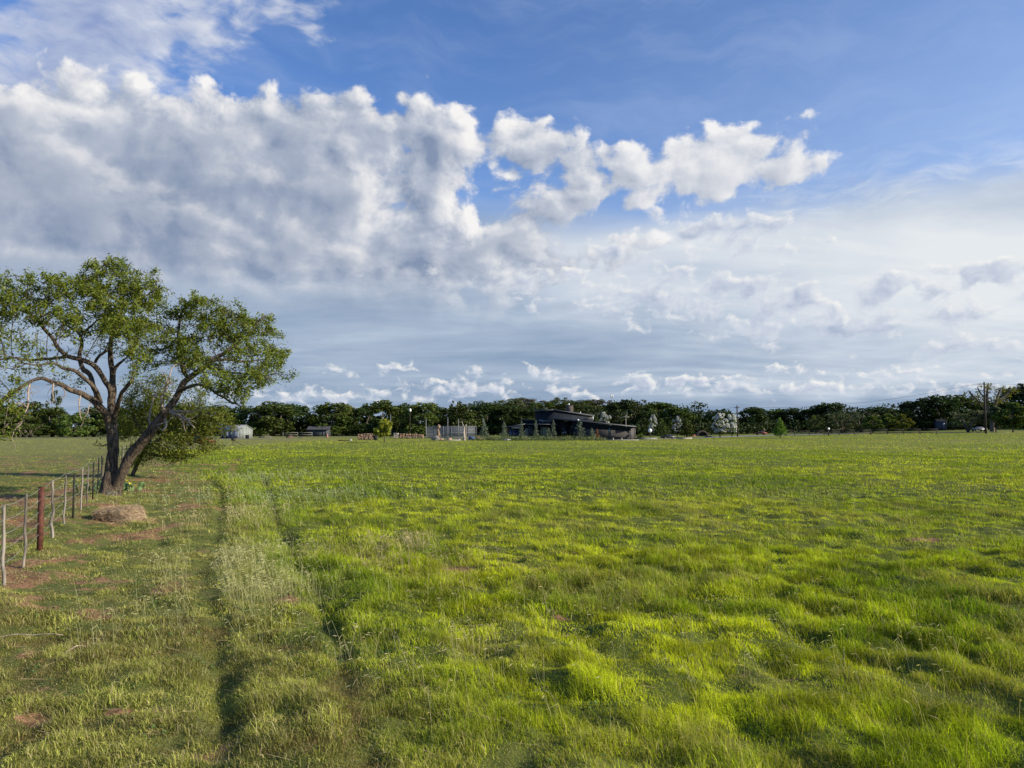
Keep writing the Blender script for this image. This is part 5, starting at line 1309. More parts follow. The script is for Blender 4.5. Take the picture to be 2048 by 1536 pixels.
# ------------------------------------------------------------------ metal shed on the left
def U(px, D): return (px - 1024) / F * D / 1.0
def px2(px, py, D):
    p = at(px, py, D); return p.x, p.z
def shed():
    C0 = (at(478, 877, 152).x, 152.0); z = tz(*C0)
    t = thing('metal_shed', (C0[0], C0[1], z), 'pale metal shed with dark blue doors left of the oaks', 'shed')
    # corner nearest the viewer; long wall goes left and back, gable end goes right and back
    a = (-4.25, 1.2); b = (2.05, 1.9); c = (a[0] + b[0], a[1] + b[1]); h = 1.85
    g = Geo(); g.prism([(0, 0), b, c, a], -.1, [h] * 4)
    mid = (b[0] / 2, b[1] / 2); mid2 = (mid[0] + a[0], mid[1] + a[1]); rh = 2.75
    g.add([(0, 0, h), (b[0], b[1], h), (mid[0], mid[1], rh), (a[0], a[1], h), (c[0], c[1], h), (mid2[0], mid2[1], rh)], [0, 1, 2, 4, 3, 5], [3, 3])
    part(g, 'wall', M_SHED, t)
    g = Geo(); n = 10
    for i in range(n):      # raised ribs on the gable end
        s = (i + .5) / n; top = h + (rh - h) * (1 - abs(2 * s - 1)) - .06; g.box((b[0] * s + .02, b[1] * s - .03, top / 2), (.05, .05, top))
    part(g, 'siding_ribs', M_SHEDROOF, t)
    def sl(p, q, pz, qz, e=.25):
        g = Geo(); ux, uy = a[0] / math.hypot(*a), a[1] / math.hypot(*a)
        A = [(p[0] - ux * e, p[1] - uy * e, pz), (q[0] - ux * e, q[1] - uy * e, qz), (q[0] + a[0] + ux * e, q[1] + a[1] + uy * e, qz), (p[0] + a[0] + ux * e, p[1] + a[1] + uy * e, pz)]
        V = [(x, y, zz + .06) for x, y, zz in A] + [(x, y, zz + .01) for x, y, zz in A]
        g.add(V, [0, 1, 2, 3, 7, 6, 5, 4, 0, 4, 5, 1, 1, 5, 6, 2, 2, 6, 7, 3, 3, 7, 4, 0], [4] * 6); part(g, 'roof', M_SHEDROOF, t)
    k = 1.12
    sl((mid[0] - mid[0] * k, mid[1] - mid[1] * k), mid, h - .07, rh); sl((mid[0] + mid[0] * k, mid[1] + mid[1] * k), mid, h - .07, rh)
    L = math.hypot(*a); ax, ay = a[0] / L, a[1] / L; M = np.array([[ax, ay, 0], [ay, -ax, 0], [0, 0, 1]]).T; ry = math.atan2(ay, ax)
    Mz = np.array([[cos(ry), -sin(ry), 0], [sin(ry), cos(ry), 0], [0, 0, 1]])
    for i, (s0, wd) in enumerate([(.35, .9), (1.45, .75), (2.35, .9), (3.4, .8)]):
        cx, cy = ax * (s0 + wd / 2), ay * (s0 + wd / 2); off = np.array([ay, -ax, 0]) * .05 * (-1 if -ax * 1 > 0 and False else 1)
        off = np.array([-.02, -.05, 0])
        g = Geo(); g.box(np.array([cx, cy, .82]) + off, (wd, .06, 1.64), Mz); d = part(g, 'door', M_BLUE, t)
        if i in (0, 2):
            g = Geo(); g.box(np.array([cx, cy, .95]) + off * 2, (wd * .62, .04, .9), Mz); part(g, 'pane', M_BLUEGL, d)
            g = Geo(); g.box(np.array([cx, cy, 1.5]) + off * 2, (wd * .62, .04, .12), Mz); part(g, 'panel', M_BLUEGL, d)
        else:
            g = Geo(); g.box(np.array([cx, cy, 1.1]) + off * 2, (wd * .4, .04, .55), Mz); part(g, 'pane', M_BLUEGL, d)
    g = Geo(); g.box((-2.1, .55 - .5, -.02), (5.2, 1.4, .12), Mz); 
    o = g.build('concrete_apron', M_CONC, None); o.location = (C0[0], C0[1] - .3, z - .03); tag(o, 'pale concrete apron in front of the metal shed', 'paving', kind='structure')
shed()

def simple(name, mat, loc, build, label, cat, group=None, rz=0.0, kind=None, smooth=False):
    g = Geo(); build(g); o = g.build(name, mat, None, smooth); o.location = loc; o.rotation_euler = (0, 0, rz)
    return tag(o, label, cat, group, kind)
def ground_at(px, D): x = at(px, 870, D).x; return (x, D, tz(x, D))

# black bin by the shed
def bin_(g): g.box((0, 0, .35), (.55, .45, .7), taper=1.15); g.box((0, 0, .73), (.66, .55, .06)); g.tube([(-.2, .26, .08), (-.28, .26, .08)], [.09, .09], 10); g.tube([(.2, .26, .08), (.28, .26, .08)], [.09, .09], 10)
simple('bin', M_TYRE, ground_at(495, 150), bin_, 'small black bin at the right corner of the metal shed', 'bin')

# deer feeder like box on a post with a slanting pole
def feeder():
    l = ground_at(467, 93); t = thing('post_box', l, 'dark box on a thin post with a slanting pole in the field before the shed', 'feed box')
    g = Geo(); g.tube([(0, 0, -.1), (0, 0, .62)], [.025] * 2, 8); part(g, 'post', M_TPOST, t)
    g = Geo(); g.box((0, 0, .78), (.42, .34, .30)); g.box((0, 0, .95), (.48, .40, .035)); part(g, 'box', M_TPOST, t)
    g = Geo(); g.tube([(.12, -.05, .62), (1.55, -.6, -.02)], [.028, .028], 8); part(g, 'strut', M_DARKWOOD, t)
    g = Geo(); g.tube([(-.12, .02, .62), (-.14, .02, -.05)], [.015, .015], 6); part(g, 'leg', M_TPOST, t)
feeder()

# heaps of earth between the shed and the oaks
def heap(px, D, w, h, d, label, mat=None, grp='earth heaps in front of the oaks'):
    loc = ground_at(px, D); nu, nv = 30, 10; V = []; L = []; S = []; sd = px
    for i in range(nv + 1):
        rr = i / nv
        for j in range(nu):
            a = 2 * pi * j / nu; n = 1 + .35 * mnoise.noise(Vector((cos(a) * 1.5, sin(a) * 1.5, sd))) + .15 * mnoise.noise(Vector((cos(a) * 5, sin(a) * 5, sd)))
            zz = .62 * h * (1 - rr ** 2.2) * (1 + .5 * mnoise.noise(Vector((cos(a) * rr * 2.5, sin(a) * rr * 2.5, sd + 5)))) - .05
            V.append((cos(a) * rr * w / 2 * n, sin(a) * rr * d / 2 * n, zz))
    for i in range(nv):
        for j in range(nu): L += [i * nu + j, (i + 1) * nu + j, (i + 1) * nu + (j + 1) % nu, i * nu + (j + 1) % nu]; S.append(4)
    g = Geo(); g.add(V, L, S); o = g.build('earth_heap', mat or M_EARTH, None, True); o.location = loc; return tag(o, label, 'earth heap', grp)
heap(531, 165, 3.4, .95, 2, 'largest grassy earth heap right of the metal shed')
heap(580, 168, 1.9, .8, 1.4, 'reddish earth heap in front of the rail fence', surf('red_earth', (0.08, 0.045, 0.035), (0.14, 0.085, 0.065), 2, .95))
heap(604, 166, 2.2, .45, 1.5, 'flattest dark earth heap in front of the rail fence')

# rail fence in front of the grey outbuilding
def rail_fence(name, x0p, x1p, D0, D1, h, rails, spacing, mat, label, thick=.11, rail_h=.13):
    A = Vector(ground_at(x0p, D0)); B = Vector(ground_at(x1p, D1)); n = max(2, int((B - A).length / spacing)); t = thing(name, A, label, 'fence')
    pts = []
    for i in range(n + 1):
        p = A.lerp(B, i / n); p.z = tz(p.x, p.y); q = p - A; pts.append(q); g = Geo(); g.box((q.x, q.y, q.z + h / 2 - .05), (thick, thick, h + .1)); part(g, 'post', mat, t)
    for r in rails:
        for a, b in zip(pts[:-1], pts[1:]):
            g = Geo(); y = -.06; V = []
            for p in (a, b):
                for dy, dz in ((-.02, -rail_h / 2), (.02, -rail_h / 2), (.02, rail_h / 2), (-.02, rail_h / 2)): V.append((p.x, p.y + y - thick / 2 + dy, p.z + r + dz))
            g.add(V, [0, 1, 2, 3, 7, 6, 5, 4, 0, 4, 5, 1, 1, 5, 6, 2, 2, 6, 7, 3, 3, 7, 4, 0], [4] * 6); part(g, 'rail', mat, t)
    return t
rail_fence('rail_fence', 566, 624, 175, 178, 1.2, (.55, 1.05), 2.3, surf('grey_rail_wood', (0.16, 0.15, 0.13), (0.26, 0.24, 0.21), 4, .8), 'low grey rail fence in front of the shaded outbuilding', rail_h=.09)
rail_fence('board_fence', 1560, 1740, 152, 146, 1.05, (.35, .72, 1.0), 2.4, M_DARKWOOD, 'black board fence running along the lane from the green cone tree', rail_h=.10)
rail_fence('board_fence', 1742, 1874, 145, 141, 1.05, (.30, .62, .95), 2.4, M_DARKWOOD, 'black board fence stretch that ends in the open grass at right', rail_h=.10)

# outbuilding under the trees
def outbuilding():
    l = ground_at(640, 192); t = thing('outbuilding', l, 'long grey outbuilding in deep shade under the oaks', 'outbuilding')
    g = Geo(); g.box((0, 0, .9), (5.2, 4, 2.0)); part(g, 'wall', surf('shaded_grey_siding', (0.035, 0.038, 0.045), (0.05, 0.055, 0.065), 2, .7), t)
    g = Geo(); V = [(-2.9, -2.4, 1.8), (2.9, -2.4, 1.8), (2.9, 0, 2.6), (-2.9, 0, 2.6), (2.9, 2.4, 1.8), (-2.9, 2.4, 1.8)]
    V2 = V + [(x, y, z - .12) for x, y, z in V]; g.add(V2, [0, 1, 2, 3, 3, 2, 4, 5, 6, 9, 8, 7, 9, 11, 10, 8, 0, 6, 7, 1, 5, 4, 10, 11], [4] * 6); part(g, 'roof', surf('grey_roof', (0.06, 0.06, 0.065), (0.09, 0.09, 0.095), 2, .6), t)
    for x in (1.3, 2.0): g = Geo(); g.box((x, -2.03, 1.0), (.12, .06, 2.0)); part(g, 'door_frame', M_TRIM, t)
outbuilding()
def cone_barrel(g): g.tube([(0, 0, 0), (0, 0, .1), (0, 0, .8), (0, 0, .9)], [.28, .22, .17, .12], 12); g.box((0, 0, .03), (.7, .7, .06))
simple('marker_barrel', M_ORANGE, ground_at(654.5, 168), cone_barrel, 'small orange white marker standing before the shaded outbuilding', 'marker')

# stone on pallets
def stone_row(px0, px1, D, label, pale):
    l = ground_at((px0 + px1) / 2, D); W = (px1 - px0) / F * D; t = thing('stone_pallets', l, label, 'stone pallets', 'pallets of cut stone at the field edge'); n = max(3, int(W / 1.15)); rs = random.Random(px0)
    for i in range(n):
        x = -W / 2 + (i + .5) * W / n; h = rs.uniform(.85, 1.05)
        g = Geo(); 
        for q in (-.4, 0, .4): g.box((x + q, 0, .06), (.1, 1.0, .12))
        g.box((x, 0, .14), (1.0, 1.0, .03)); p = part(g, 'pallet', M_WOOD, t)
        g = Geo(); z = .16
        while z < h:
            lh = rs.uniform(.12, .2); xx = -.48
            while xx < .46:
                w = rs.uniform(.16, .34); w = min(w, .5 - xx); g.box((x + xx + w / 2, rs.uniform(-.03, .03), z + lh / 2), (w - .015, .95 + rs.uniform(-.05, .05), lh - .012)); xx += w
            z += lh
        o = part(g, 'stone_stack', M_STONE2 if rs.random() < pale else M_STONE, t)
stone_row(716, 750, 136, 'taller stack of tan cut stone on pallets left of the lone young tree', .1)
stone_row(786, 848, 150, 'long low row of tan cut stone pallets right of the lone young tree', .25)
def tarp(g):
    n = 12; V = [(-.7 + 1.4 * i / n, -.5 + 1.0 * j / 4, .06 * mnoise.noise(Vector((i, j, 3))) + (.05 if 0 < i < n else -.08)) for i in range(n + 1) for j in range(5)]
    L = []; S = []
    for i in range(n):
        for j in range(4): L += [i * 5 + j, (i + 1) * 5 + j, (i + 1) * 5 + j + 1, i * 5 + j + 1]; S.append(4)
    nv = len(V); V += [(x, y, z - .05) for x, y, z in V]; L += [nv + k for k in L[::-1]]; S += S
    g.add(V, L, S)
lx = ground_at(742, 136); simple('tarp', M_WHITE, (lx[0], lx[1], lx[2] + 1.12), tarp, 'white sheet lying on top of the taller stone stack', 'sheet')
def crate(g): g.box((0, 0, .4), (.6, .6, .8)); g.box((0, 0, .82), (.66, .66, .05))
simple('bin', M_TYRE, ground_at(751, 134), crate, 'black box against the right side of the taller stone stack', 'bin')
def plank(g): g.box((0, 0, .06), (1.9, .25, .10)); g.box((-.3, .1, .14), (1.2, .2, .06))
simple('timber', M_DARKWOOD, ground_at(688, 127), plank, 'dark boards lying flat in the grass left of the stone', 'timber')
def rockm(g):
    n = 10; V = []; L = []; S = []
    for i in range(n + 1):
        for j in range(14):
            ph = pi * i / n; a = 2 * pi * j / 14; k = 1 + .3 * mnoise.noise(Vector((cos(a) * 1.3, sin(a) * 1.3, cos(ph) * 2)))
            V.append((sin(ph) * cos(a) * .3 * k, sin(ph) * sin(a) * .25 * k, .12 + cos(ph) * .2 * k))
    for i in range(n):
        for j in range(14): L += [i * 14 + j, (i + 1) * 14 + j, (i + 1) * 14 + (j + 1) % 14, i * 14 + (j + 1) % 14]; S.append(4)
    g.add(V, L, S)
simple('boulder', M_CONC, ground_at(701, 127), rockm, 'small white rock at the end of the dark boards', 'boulder', smooth=True)

# poles
def pole(px, top, D, r, mat, label, arms=(), name='utility_pole', cat='power pole', lampy=None):
    l = ground_at(px, D); h = H + (855 - top) / F * D - l[2]; t = thing(name, l, label, cat)
    g = Geo(); g.tube([(0, 0, -.2), (0, 0, h * .5), (0, 0, h)], [r, r * .85, r * .7], 10); part(g, 'pole', mat, t)
    for z, w in arms:
        g = Geo(); g.box((0, -.1, h - z), (w, .1, .12)); c = part(g, 'crossarm', mat, t)
        for q in (-.45, -.2, .2, .45): g = Geo(); g.tube([(q * w, -.1, h - z + .06), (q * w, -.1, h - z + .2)], [.04, .03], 8); part(g, 'insulator', M_STEEL, c)
    return t, l, h
t1, l1, h1 = pole(1475, 811, 158, .17, M_POLE, 'dark wooden power pole right of the white flowering pair', [(.5, 1.2)])
t2, l2, h2 = pole(1972, 764, 140, .19, M_POLE, 'tall dark wooden power pole in front of the half bare oak', [(.4, 1.8)])
pole(781, 829, 150, .07, M_STEEL, 'slim pale pole behind the lone young tree', name='pole', cat='pole')
t3, l3, h3 = pole(1252, 830, 182, .12, surf('pale_pole', (0.2, .19, .16), (.3, .28, .24), 4, .8), 'thin grey power pole standing behind the right end of the house', [(.5, 1.6)])
t4, l4, h4 = pole(1369, 838, 156, .06, M_POLE, 'short thin dark pole beside the pointed leafy tree', name='pole', cat='pole')
def lamp():
    l = ground_at(820, 158); h = H + (855 - 821) / F * 158 - l[2]; t = thing('lamp_post', l, 'thin dark lamp post with a white lamp head before the oaks', 'lamp post')
    g = Geo(); g.tube([(0, 0, -.1), (0, 0, h)], [.06, .05], 8); part(g, 'post', M_POLE, t)
    g = Geo(); g.tube([(0, -.05, h - .25), (0, -.05, h - .1), (0, -.05, h + .25), (0, -.05, h + .4)], [.16, .24, .24, .1], 12); part(g, 'lamp_head', M_WHITE, t)
lamp()
# power lines
def span(A, B, sag, label, r=.018):
    g = Geo(); A = Vector(A); B = Vector(B); P = [A.lerp(B, s) - Vector((0, 0, sag * 4 * s * (1 - s))) for s in np.linspace(0, 1, 24)]
    g.tube(np.array([tuple(p - A) for p in P]), r, 4, cap=False); o = g.build('power_line', M_TYRE, None); o.location = A; tag(o, label, 'power line', 'power lines')
pa = lambda l, h, dx, dz: (l[0] + dx, l[1] - .1, l[2] + h + dz)
end_left = at(930, 838, 215); end_right = at(2150, 765, 150)
span(pa(l1, h1, -.5, -.3), pa(l2, h2, -.8, -.2), 1.6, 'upper power line sagging between the two dark wooden power poles')
span(pa(l1, h1, .5, -1.7), pa(l2, h2, .4, -2.6), 1.7, 'lower power line sagging between the two dark wooden power poles')
span(pa(l2, h2, .8, -.2), end_right, .4, 'upper power line leaving the right power pole to the right', .016)
span(pa(l2, h2, .5, -1.9), end_right - Vector((0, 0, 1.6)), .4, 'lower power line leaving the right power pole to the right', .016)
span(pa(l1, h1, -.5, -.3), pa(l3, h3, .6, -.3), 1.0, 'power line from the left wooden power pole to the thin grey pole')
span(pa(l3, h3, -.6, -.3), tuple(end_left), .6, 'power line crossing behind the house to the left')
# far masts
def mast(px, top, D, w, label, white=False):
    l = ground_at(px, D); h = H + (855 - top) / F * D - l[2]; t = thing('radio_mast', l, label, 'mast', 'far masts'); g = Geo()
    for a in range(3):
        x, y = cos(a * 2.094) * w, sin(a * 2.094) * w; g.tube([(x, y, 0), (x * .5, y * .5, h)], [w * .12, w * .08], 5)
    n = int(h / (w * 3))
    for i in range(n):
        s = i / n; k = 1 - .5 * s; a0 = (cos(0) * w * k, sin(0) * w * k, h * s); a1 = (cos(2.094) * w * k, sin(2.094) * w * k, h * (s + 1 / n)); a2 = (cos(4.189) * w * k, sin(4.189) * w * k, h * s)
        g.tube([a0, a1], [w * .06] * 2, 3, cap=False); g.tube([a1, a2], [w * .06] * 2, 3, cap=False)
    part(g, 'lattice', M_STEEL if white else M_TPOST, t)
    if white:
        for q in range(3): g = Geo(); g.box((cos(q * 2.1) * w * 1.2, sin(q * 2.1) * w * 1.2, h - w * 2), (w * .8, w * .3, w * 3)); part(g, 'antenna', M_WHITE, t)
mast(1224, 788, 420, .55, 'whitish lattice mast with antennas above the hill trees', True)
mast(1416, 806, 600, .35, 'very thin dark mast far behind the low oaks')

# ------------------------------------------------------------------ court fence
def court():
    D = 158; l = ground_at(903, D); t = thing('court_fence', l, 'high grey mesh court fence with steel posts in front of the oaks', 'fence'); x0 = l[0]
    m, T, out = new_mat('mesh_screen')
    p = T.new('ShaderNodeBsdfPrincipled'); p.inputs['Base Color'].default_value = (.12, .13, .145, 1); p.inputs['Roughness'].default_value = .6
    tr = T.new('ShaderNodeBsdfTransparent'); mx = T.new('ShaderNodeMixShader'); mx.inputs[0].default_value = .34; T.l.new(tr.outputs[0], mx.inputs[1]); T.l.new(p.outputs[0], mx.inputs[2]); T.l.new(mx.outputs[0], out.inputs[0])
    def X(px, DD): return at(px, 860, DD).x - x0
    hs = H + (855 - 852.5) / F * D - l[2]
    for (a, b, DD) in [(853, 953, D), (857, 948, D + 12)]:
        g = Geo(); g.box(((X(a, DD) + X(b, DD)) / 2, DD - D, hs / 2 + .1), (X(b, DD) - X(a, DD), .02, hs - .2)); part(g, 'mesh_panel', m, t)
        for z in (hs, hs * .45, .12): g = Geo(); g.tube([(X(a, DD), DD - D, z), (X(b, DD), DD - D, z)], [.035] * 2, 6); part(g, 'rail', M_STEEL, t)
        for i in range(7): xx = X(a, DD) + (X(b, DD) - X(a, DD)) * i / 6; g = Geo(); g.tube([(xx, DD - D - .04, -.1), (xx, DD - D - .04, hs)], [.03] * 2, 6); part(g, 'post', M_STEEL, t)
    for px, top in ((852, 838), (895.5, 837), (917, 838), (966, 837)):
        h = H + (855 - top) / F * (D - 2) - l[2]; xx = X(px, D - 2); g = Geo(); g.tube([(xx, -2, -.1), (xx, -2, h)], [.065, .06], 8); part(g, 'tall_post', M_STEEL, t)
    g = Geo(); g.box((0, 6, .02), (11.5, 11.5, .06)); o = g.build('court_slab', surf('court_paving', (0.16, .17, .19), (.22, .23, .25), 1, .8), None); o.location = l; tag(o, 'grey court paving inside the high mesh fence', 'paving', kind='structure')
court()

# carved stumps
def carved(px, D, label, kind):
    l = ground_at(px, D); t = thing('carved_stump', l, label, 'wood sculpture', 'carved tree trunks by the court')
    k = D / F; g = Geo()
    if kind == 0:
        P = bezier_resample([(-.05, 0, -.1, .26), (0, 0, .6, .24), (.06, 0, 1.3, .20), (-.02, 0, 1.9, .16), (.02, 0, 2.3, .14)], .08)
        g.tube(P[:, :3], P[:, 3], 14, rough=.6, seed=4); part(g, 'trunk', M_CARVE, t, True)
        g = Geo(); g.tube([(.0, 0, 2.1), (.12, 0, 2.35), (.1, 0, 2.62), (.0, 0, 2.78)], [.22, .30, .26, .1], 12, rough=.5); part(g, 'carved_head', M_CARVE, t, True)
        g = Geo(); P = bezier_resample([(-.02, 0, 1.95, .09), (-.3, 0, 2.15, .09), (-.5, 0, 2.3, .12), (-.62, 0, 2.0, .05)], .06); g.tube(P[:, :3], P[:, 3], 8, rough=.5); part(g, 'carved_wing', M_CARVE, t, True)
        g = Geo(); P = bezier_resample([(-.02, -.22, 0, .09), (-.08, -.22, .5, .10), (-.04, -.2, .9, .05)], .06); g.tube(P[:, :3], P[:, 3], 8, rough=.5); part(g, 'carved_figure', M_CARVE2, t, True)
        g = Geo(); P = bezier_resample([(.25, .1, -.1, .10), (.30, .1, .7, .09), (.2, .05, 1.6, .08)], .06); g.tube(P[:, :3], P[:, 3], 8, rough=.4); part(g, 'side_stem', M_CARVE, t, True)
    else:
        P = bezier_resample([(0, 0, -.1, .24), (.02, 0, .8, .20), (-.04, 0, 1.6, .17), (.02, 0, 2.3, .14), (0, 0, 2.5, .12)], .08)
        g.tube(P[:, :3], P[:, 3], 14, rough=.6, seed=9); part(g, 'trunk', M_CARVE2, t, True)
        g = Geo(); P = bezier_resample([(-.02, 0, 2.3, .09), (-.22, 0, 2.75, .07), (-.33, 0, 3.2, .04), (-.42, 0, 3.45, .02)], .06); g.tube(P[:, :3], P[:, 3], 8, rough=.4); part(g, 'raised_limb', M_CARVE2, t, True)
        g = Geo(); P = bezier_resample([(.02, 0, 2.2, .10), (.2, 0, 2.55, .11), (.3, 0, 2.62, .17), (.36, 0, 2.5, .10)], .05); g.tube(P[:, :3], P[:, 3], 10, rough=.4); part(g, 'carved_head', M_CARVE2, t, True)
        g = Geo(); P = bezier_resample([(.3, 0, 2.5, .06), (.34, .02, 1.6, .07), (.30, .02, .6, .09), (.3, .02, -.1, .10)], .1); g.tube(P[:, :3], P[:, 3], 8, rough=.4); part(g, 'side_stem', M_CARVE, t, True)
carved(876, 131, 'thick brown carved trunk with a lumpy head left of the concrete pad', 0)
carved(928, 131, 'pale carved trunk with one raised limb right of the concrete pad', 1)
def rocks(px, D, s, sq, label, mat=M_ROCK):
    l = ground_at(px, D); nu, nv = 22, 12; V = []; L = []; S = []
    for i in range(nv + 1):
        for j in range(nu):
            ph = pi * i / nv; a = 2 * pi * j / nu; dv = Vector((sin(ph) * cos(a), sin(ph) * sin(a), cos(ph))); k = 1 + .35 * mnoise.noise(dv * 1.4 + Vector((px, 0, 0))) + .12 * mnoise.noise(dv * 4)
            V.append((dv.x * s * k, dv.y * s * .8 * k, dv.z * s * sq * k + s * sq * .7))
    for i in range(nv):
        for j in range(nu): L += [i * nu + j, (i + 1) * nu + j, (i + 1) * nu + (j + 1) % nu, i * nu + (j + 1) % nu]; S.append(4)
    g = Geo(); g.add(V, L, S); o = g.build('boulder', mat, None, True); o.location = l; tag(o, label, 'boulder', 'boulders round the carved trunks')
rocks(871, 129, .72, .62, 'large dark grey boulder at the foot of the brown carved trunk')
rocks(882, 129.5, .5, .55, 'brown grey boulder just right of the large dark one', M_CARVE)
rocks(899, 131, .45, .6, 'small reddish boulder on the concrete pad', M_STONE)
rocks(957, 133, .55, .7, 'tan boulder beside the blue covered box', M_STONE)
rocks(918, 131, .4, .6, 'smallest grey boulder at the foot of the pale carved trunk')
rocks(1014, 128, .62, .32, 'low pale boulder at the front of the planted bed', M_CONC)
def pad(g): g.box((0, 0, .06), (3.8, 1.6, .16))
simple('concrete_pad', M_CONC, ground_at(900, 130), pad, 'pale concrete pad between the two carved trunks', 'paving', kind='structure')
def covered():
    l = ground_at(943, 130); t = thing('covered_box', l, 'low blue covered box on pale feet right of the pale carved trunk', 'covered box')
    g = Geo(); g.box((0, 0, .42), (1.05, .7, .5), taper=.96); part(g, 'cover', M_NAVY, t)
    for sx in (-1, 1):
        for sy in (-1, 1): g = Geo(); g.box((sx * .42, sy * .26, .08), (.09, .09, .18)); part(g, 'foot', M_CONC, t)
covered()
def stake(g): g.tube([(0, 0, -.1), (0, 0, .5), (0, 0, 1.0)], [.035, .033, .03], 8); g.box((0, 0, 1.02), (.08, .08, .03))
simple('stake', M_TPOST, ground_at(860, 118), stake, 'short dark stake in the grass left of the brown carved trunk', 'stake', 'stakes at the field edge')
simple('stake', M_TPOST, ground_at(1428, 128), stake, 'short dark stake below the white flowering pair of trees', 'stake', 'stakes at the field edge')

# ------------------------------------------------------------------ the dark house
def house():
    D0 = 143.0; l = ground_at(1113, D0); gz = l[2]; t = thing('house', l, 'dark modern house with sloping roofs and a brick chimney across the field', 'house')
    def W(px, D): return (at(px, 860, D).x - l[0], D - D0)
    def Z(py, D): return H + (855 - py) / F * D - gz
    def roof(foot, zs, th=.22, over=0.0, mat=M_ROOF):
        g = Geo(); g.prism(foot, [z for z in zs], [z + th for z in zs]); r = part(g, 'roof', mat, t); return r
    def fascia(a, b, za, zb, parent, h=.16):
        g = Geo(); V = []
        for (x, y), z in ((a, za), (b, zb)):
            for dy, dz in ((-.06, 0), (0, 0), (0, h), (-.06, h)): V.append((x, y + dy, z + dz))
        g.add(V, [0, 1, 2, 3, 7, 6, 5, 4, 0, 4, 5, 1, 1, 5, 6, 2, 2, 6, 7, 3, 3, 7, 4, 0], [4] * 6); part(g, 'roof_edge', M_TRIM, parent)
    # tall middle volume: corner towards the viewer under pixel 1107
    A = W(1070, 147); B = W(1107, 144); C = W(1186, 152); E = (A[0] + C[0] - B[0], A[1] + C[1] - B[1])
    zt = [Z(823, 147), Z(822.5, 144), Z(834, 152), Z(832, 155)]
    g = Geo(); g.prism([A, B, C, E], 0, [z for z in zt]); part(g, 'wall', M_SIDING_SHADED, t)
    oa, ob, oc = W(1065, 146.6), W(1107, 143.2), W(1190, 151.6); oe = (oa[0] + oc[0] - ob[0], oa[1] + oc[1] - ob[1] + .8)
    rz_ = [Z(821.8, 146.6), Z(820.6, 143.2), Z(832.3, 151.6), Z(831, 155)]
    r = roof([oa, ob, oc, oe], rz_); fascia(oa, (ob[0], ob[1] - .03), rz_[0], rz_[1], r, .14); fascia((ob[0], ob[1] - .03), oc, rz_[1], rz_[2], r, .14)
    # upper window band in the left face
    def on_face(P, Q, s0, s1, z0, z1, mat, name, parent, out=.05, th=.06):
        a = np.array(P) + (np.array(Q) - P) * s0; b = np.array(P) + (np.array(Q) - P) * s1; d = b - a; L = np.linalg.norm(d); n = np.array([d[1], -d[0]]) / L
        c = (a + b) / 2 + n * out; ry = math.atan2(d[1], d[0]); M = np.array([[cos(ry), -sin(ry), 0], [sin(ry), cos(ry), 0], [0, 0, 1]])
        g = Geo(); g.box((c[0], c[1], (z0 + z1) / 2), (L, th, z1 - z0), M); return part(g, name, mat, parent)
    wv = on_face(A, B, .22, .78, Z(846, 146), Z(839.5, 146), M_GLASSD, 'window', t); on_face(A, B, .2, .8, Z(847, 146), Z(846, 146), M_TRIM, 'sill', wv, .09)
    # right wing
    F0 = W(1118, 142); F1 = W(1262, 138); G1 = W(1269.5, 144); G0 = (F0[0] + .4, F0[1] + 8)
    wz = [Z(839.5, 142), Z(855.5, 138), Z(855.5, 144), Z(842, 150)]
    Fm = W(1147, 141.2); zm = Z(842.5, 141.2)
    g = Geo(); g.prism([Fm, F1, G1, (G0[0] + 2, G0[1])], 0, [zm, wz[1], wz[2], wz[3]]); part(g, 'wall', M_SIDING_LIT, t, label='lit warm grey wall of the long right wing')
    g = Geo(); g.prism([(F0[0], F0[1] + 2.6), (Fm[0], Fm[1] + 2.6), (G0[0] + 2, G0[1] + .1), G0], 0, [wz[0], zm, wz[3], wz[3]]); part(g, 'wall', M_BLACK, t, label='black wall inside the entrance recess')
    g = Geo(); g.prism([(Fm[0] - .15, Fm[1] - .05), (Fm[0] + .12, Fm[1] - .05), (Fm[0] + .12, Fm[1] + 2.5), (Fm[0] - .15, Fm[1] + 2.5)], 0, [zm] * 4); part(g, 'wall', M_SIDING_SHADED, t, label='shaded charcoal fin wall beside the recess')
    on_face(Fm, F1, 0.0, .045, 0, zm - .15, M_SIDING_SHADED, 'wall', t, .06, .1)
    # eave shadow on the upper part of the wing, laid on as a dark sheet
    n = 12; P = np.array(Fm); Q = np.array(F1); g = Geo(); d = Q - P; nrm = np.array([d[1], -d[0]]) / np.linalg.norm(d) * .05
    V = []
    for s, zlow, zhi in ((0.0, Z(858, 141), zm), (.32, Z(858, 140), zm + (wz[1] - zm) * .32), (1.0, Z(862.0, 138) , wz[1])):
        p = P + d * s + nrm; V += [(p[0], p[1], zlow), (p[0], p[1], zhi), (p[0] - nrm[0] * .9, p[1] - nrm[1] * .9, zlow), (p[0] - nrm[0] * .9, p[1] - nrm[1] * .9, zhi)]
    g.add(V, [0, 4, 5, 1, 4, 8, 9, 5, 2, 6, 4, 0, 6, 10, 8, 4], [4] * 4); part(g, 'eave_shade', M_SIDING_SHADED, t)
    ra, rb, rc = W(1112, 141.4), W(1271, 136.6), W(1274, 145); rd = (ra[0], ra[1] + 9)
    rzz = [Z(838.2, 141.4), Z(854.0, 136.6), Z(854, 145), Z(840, 151)]
    r = roof([ra, rb, rc, rd], rzz, .20); fascia(ra, rb, rzz[0], rzz[1], r, .15)
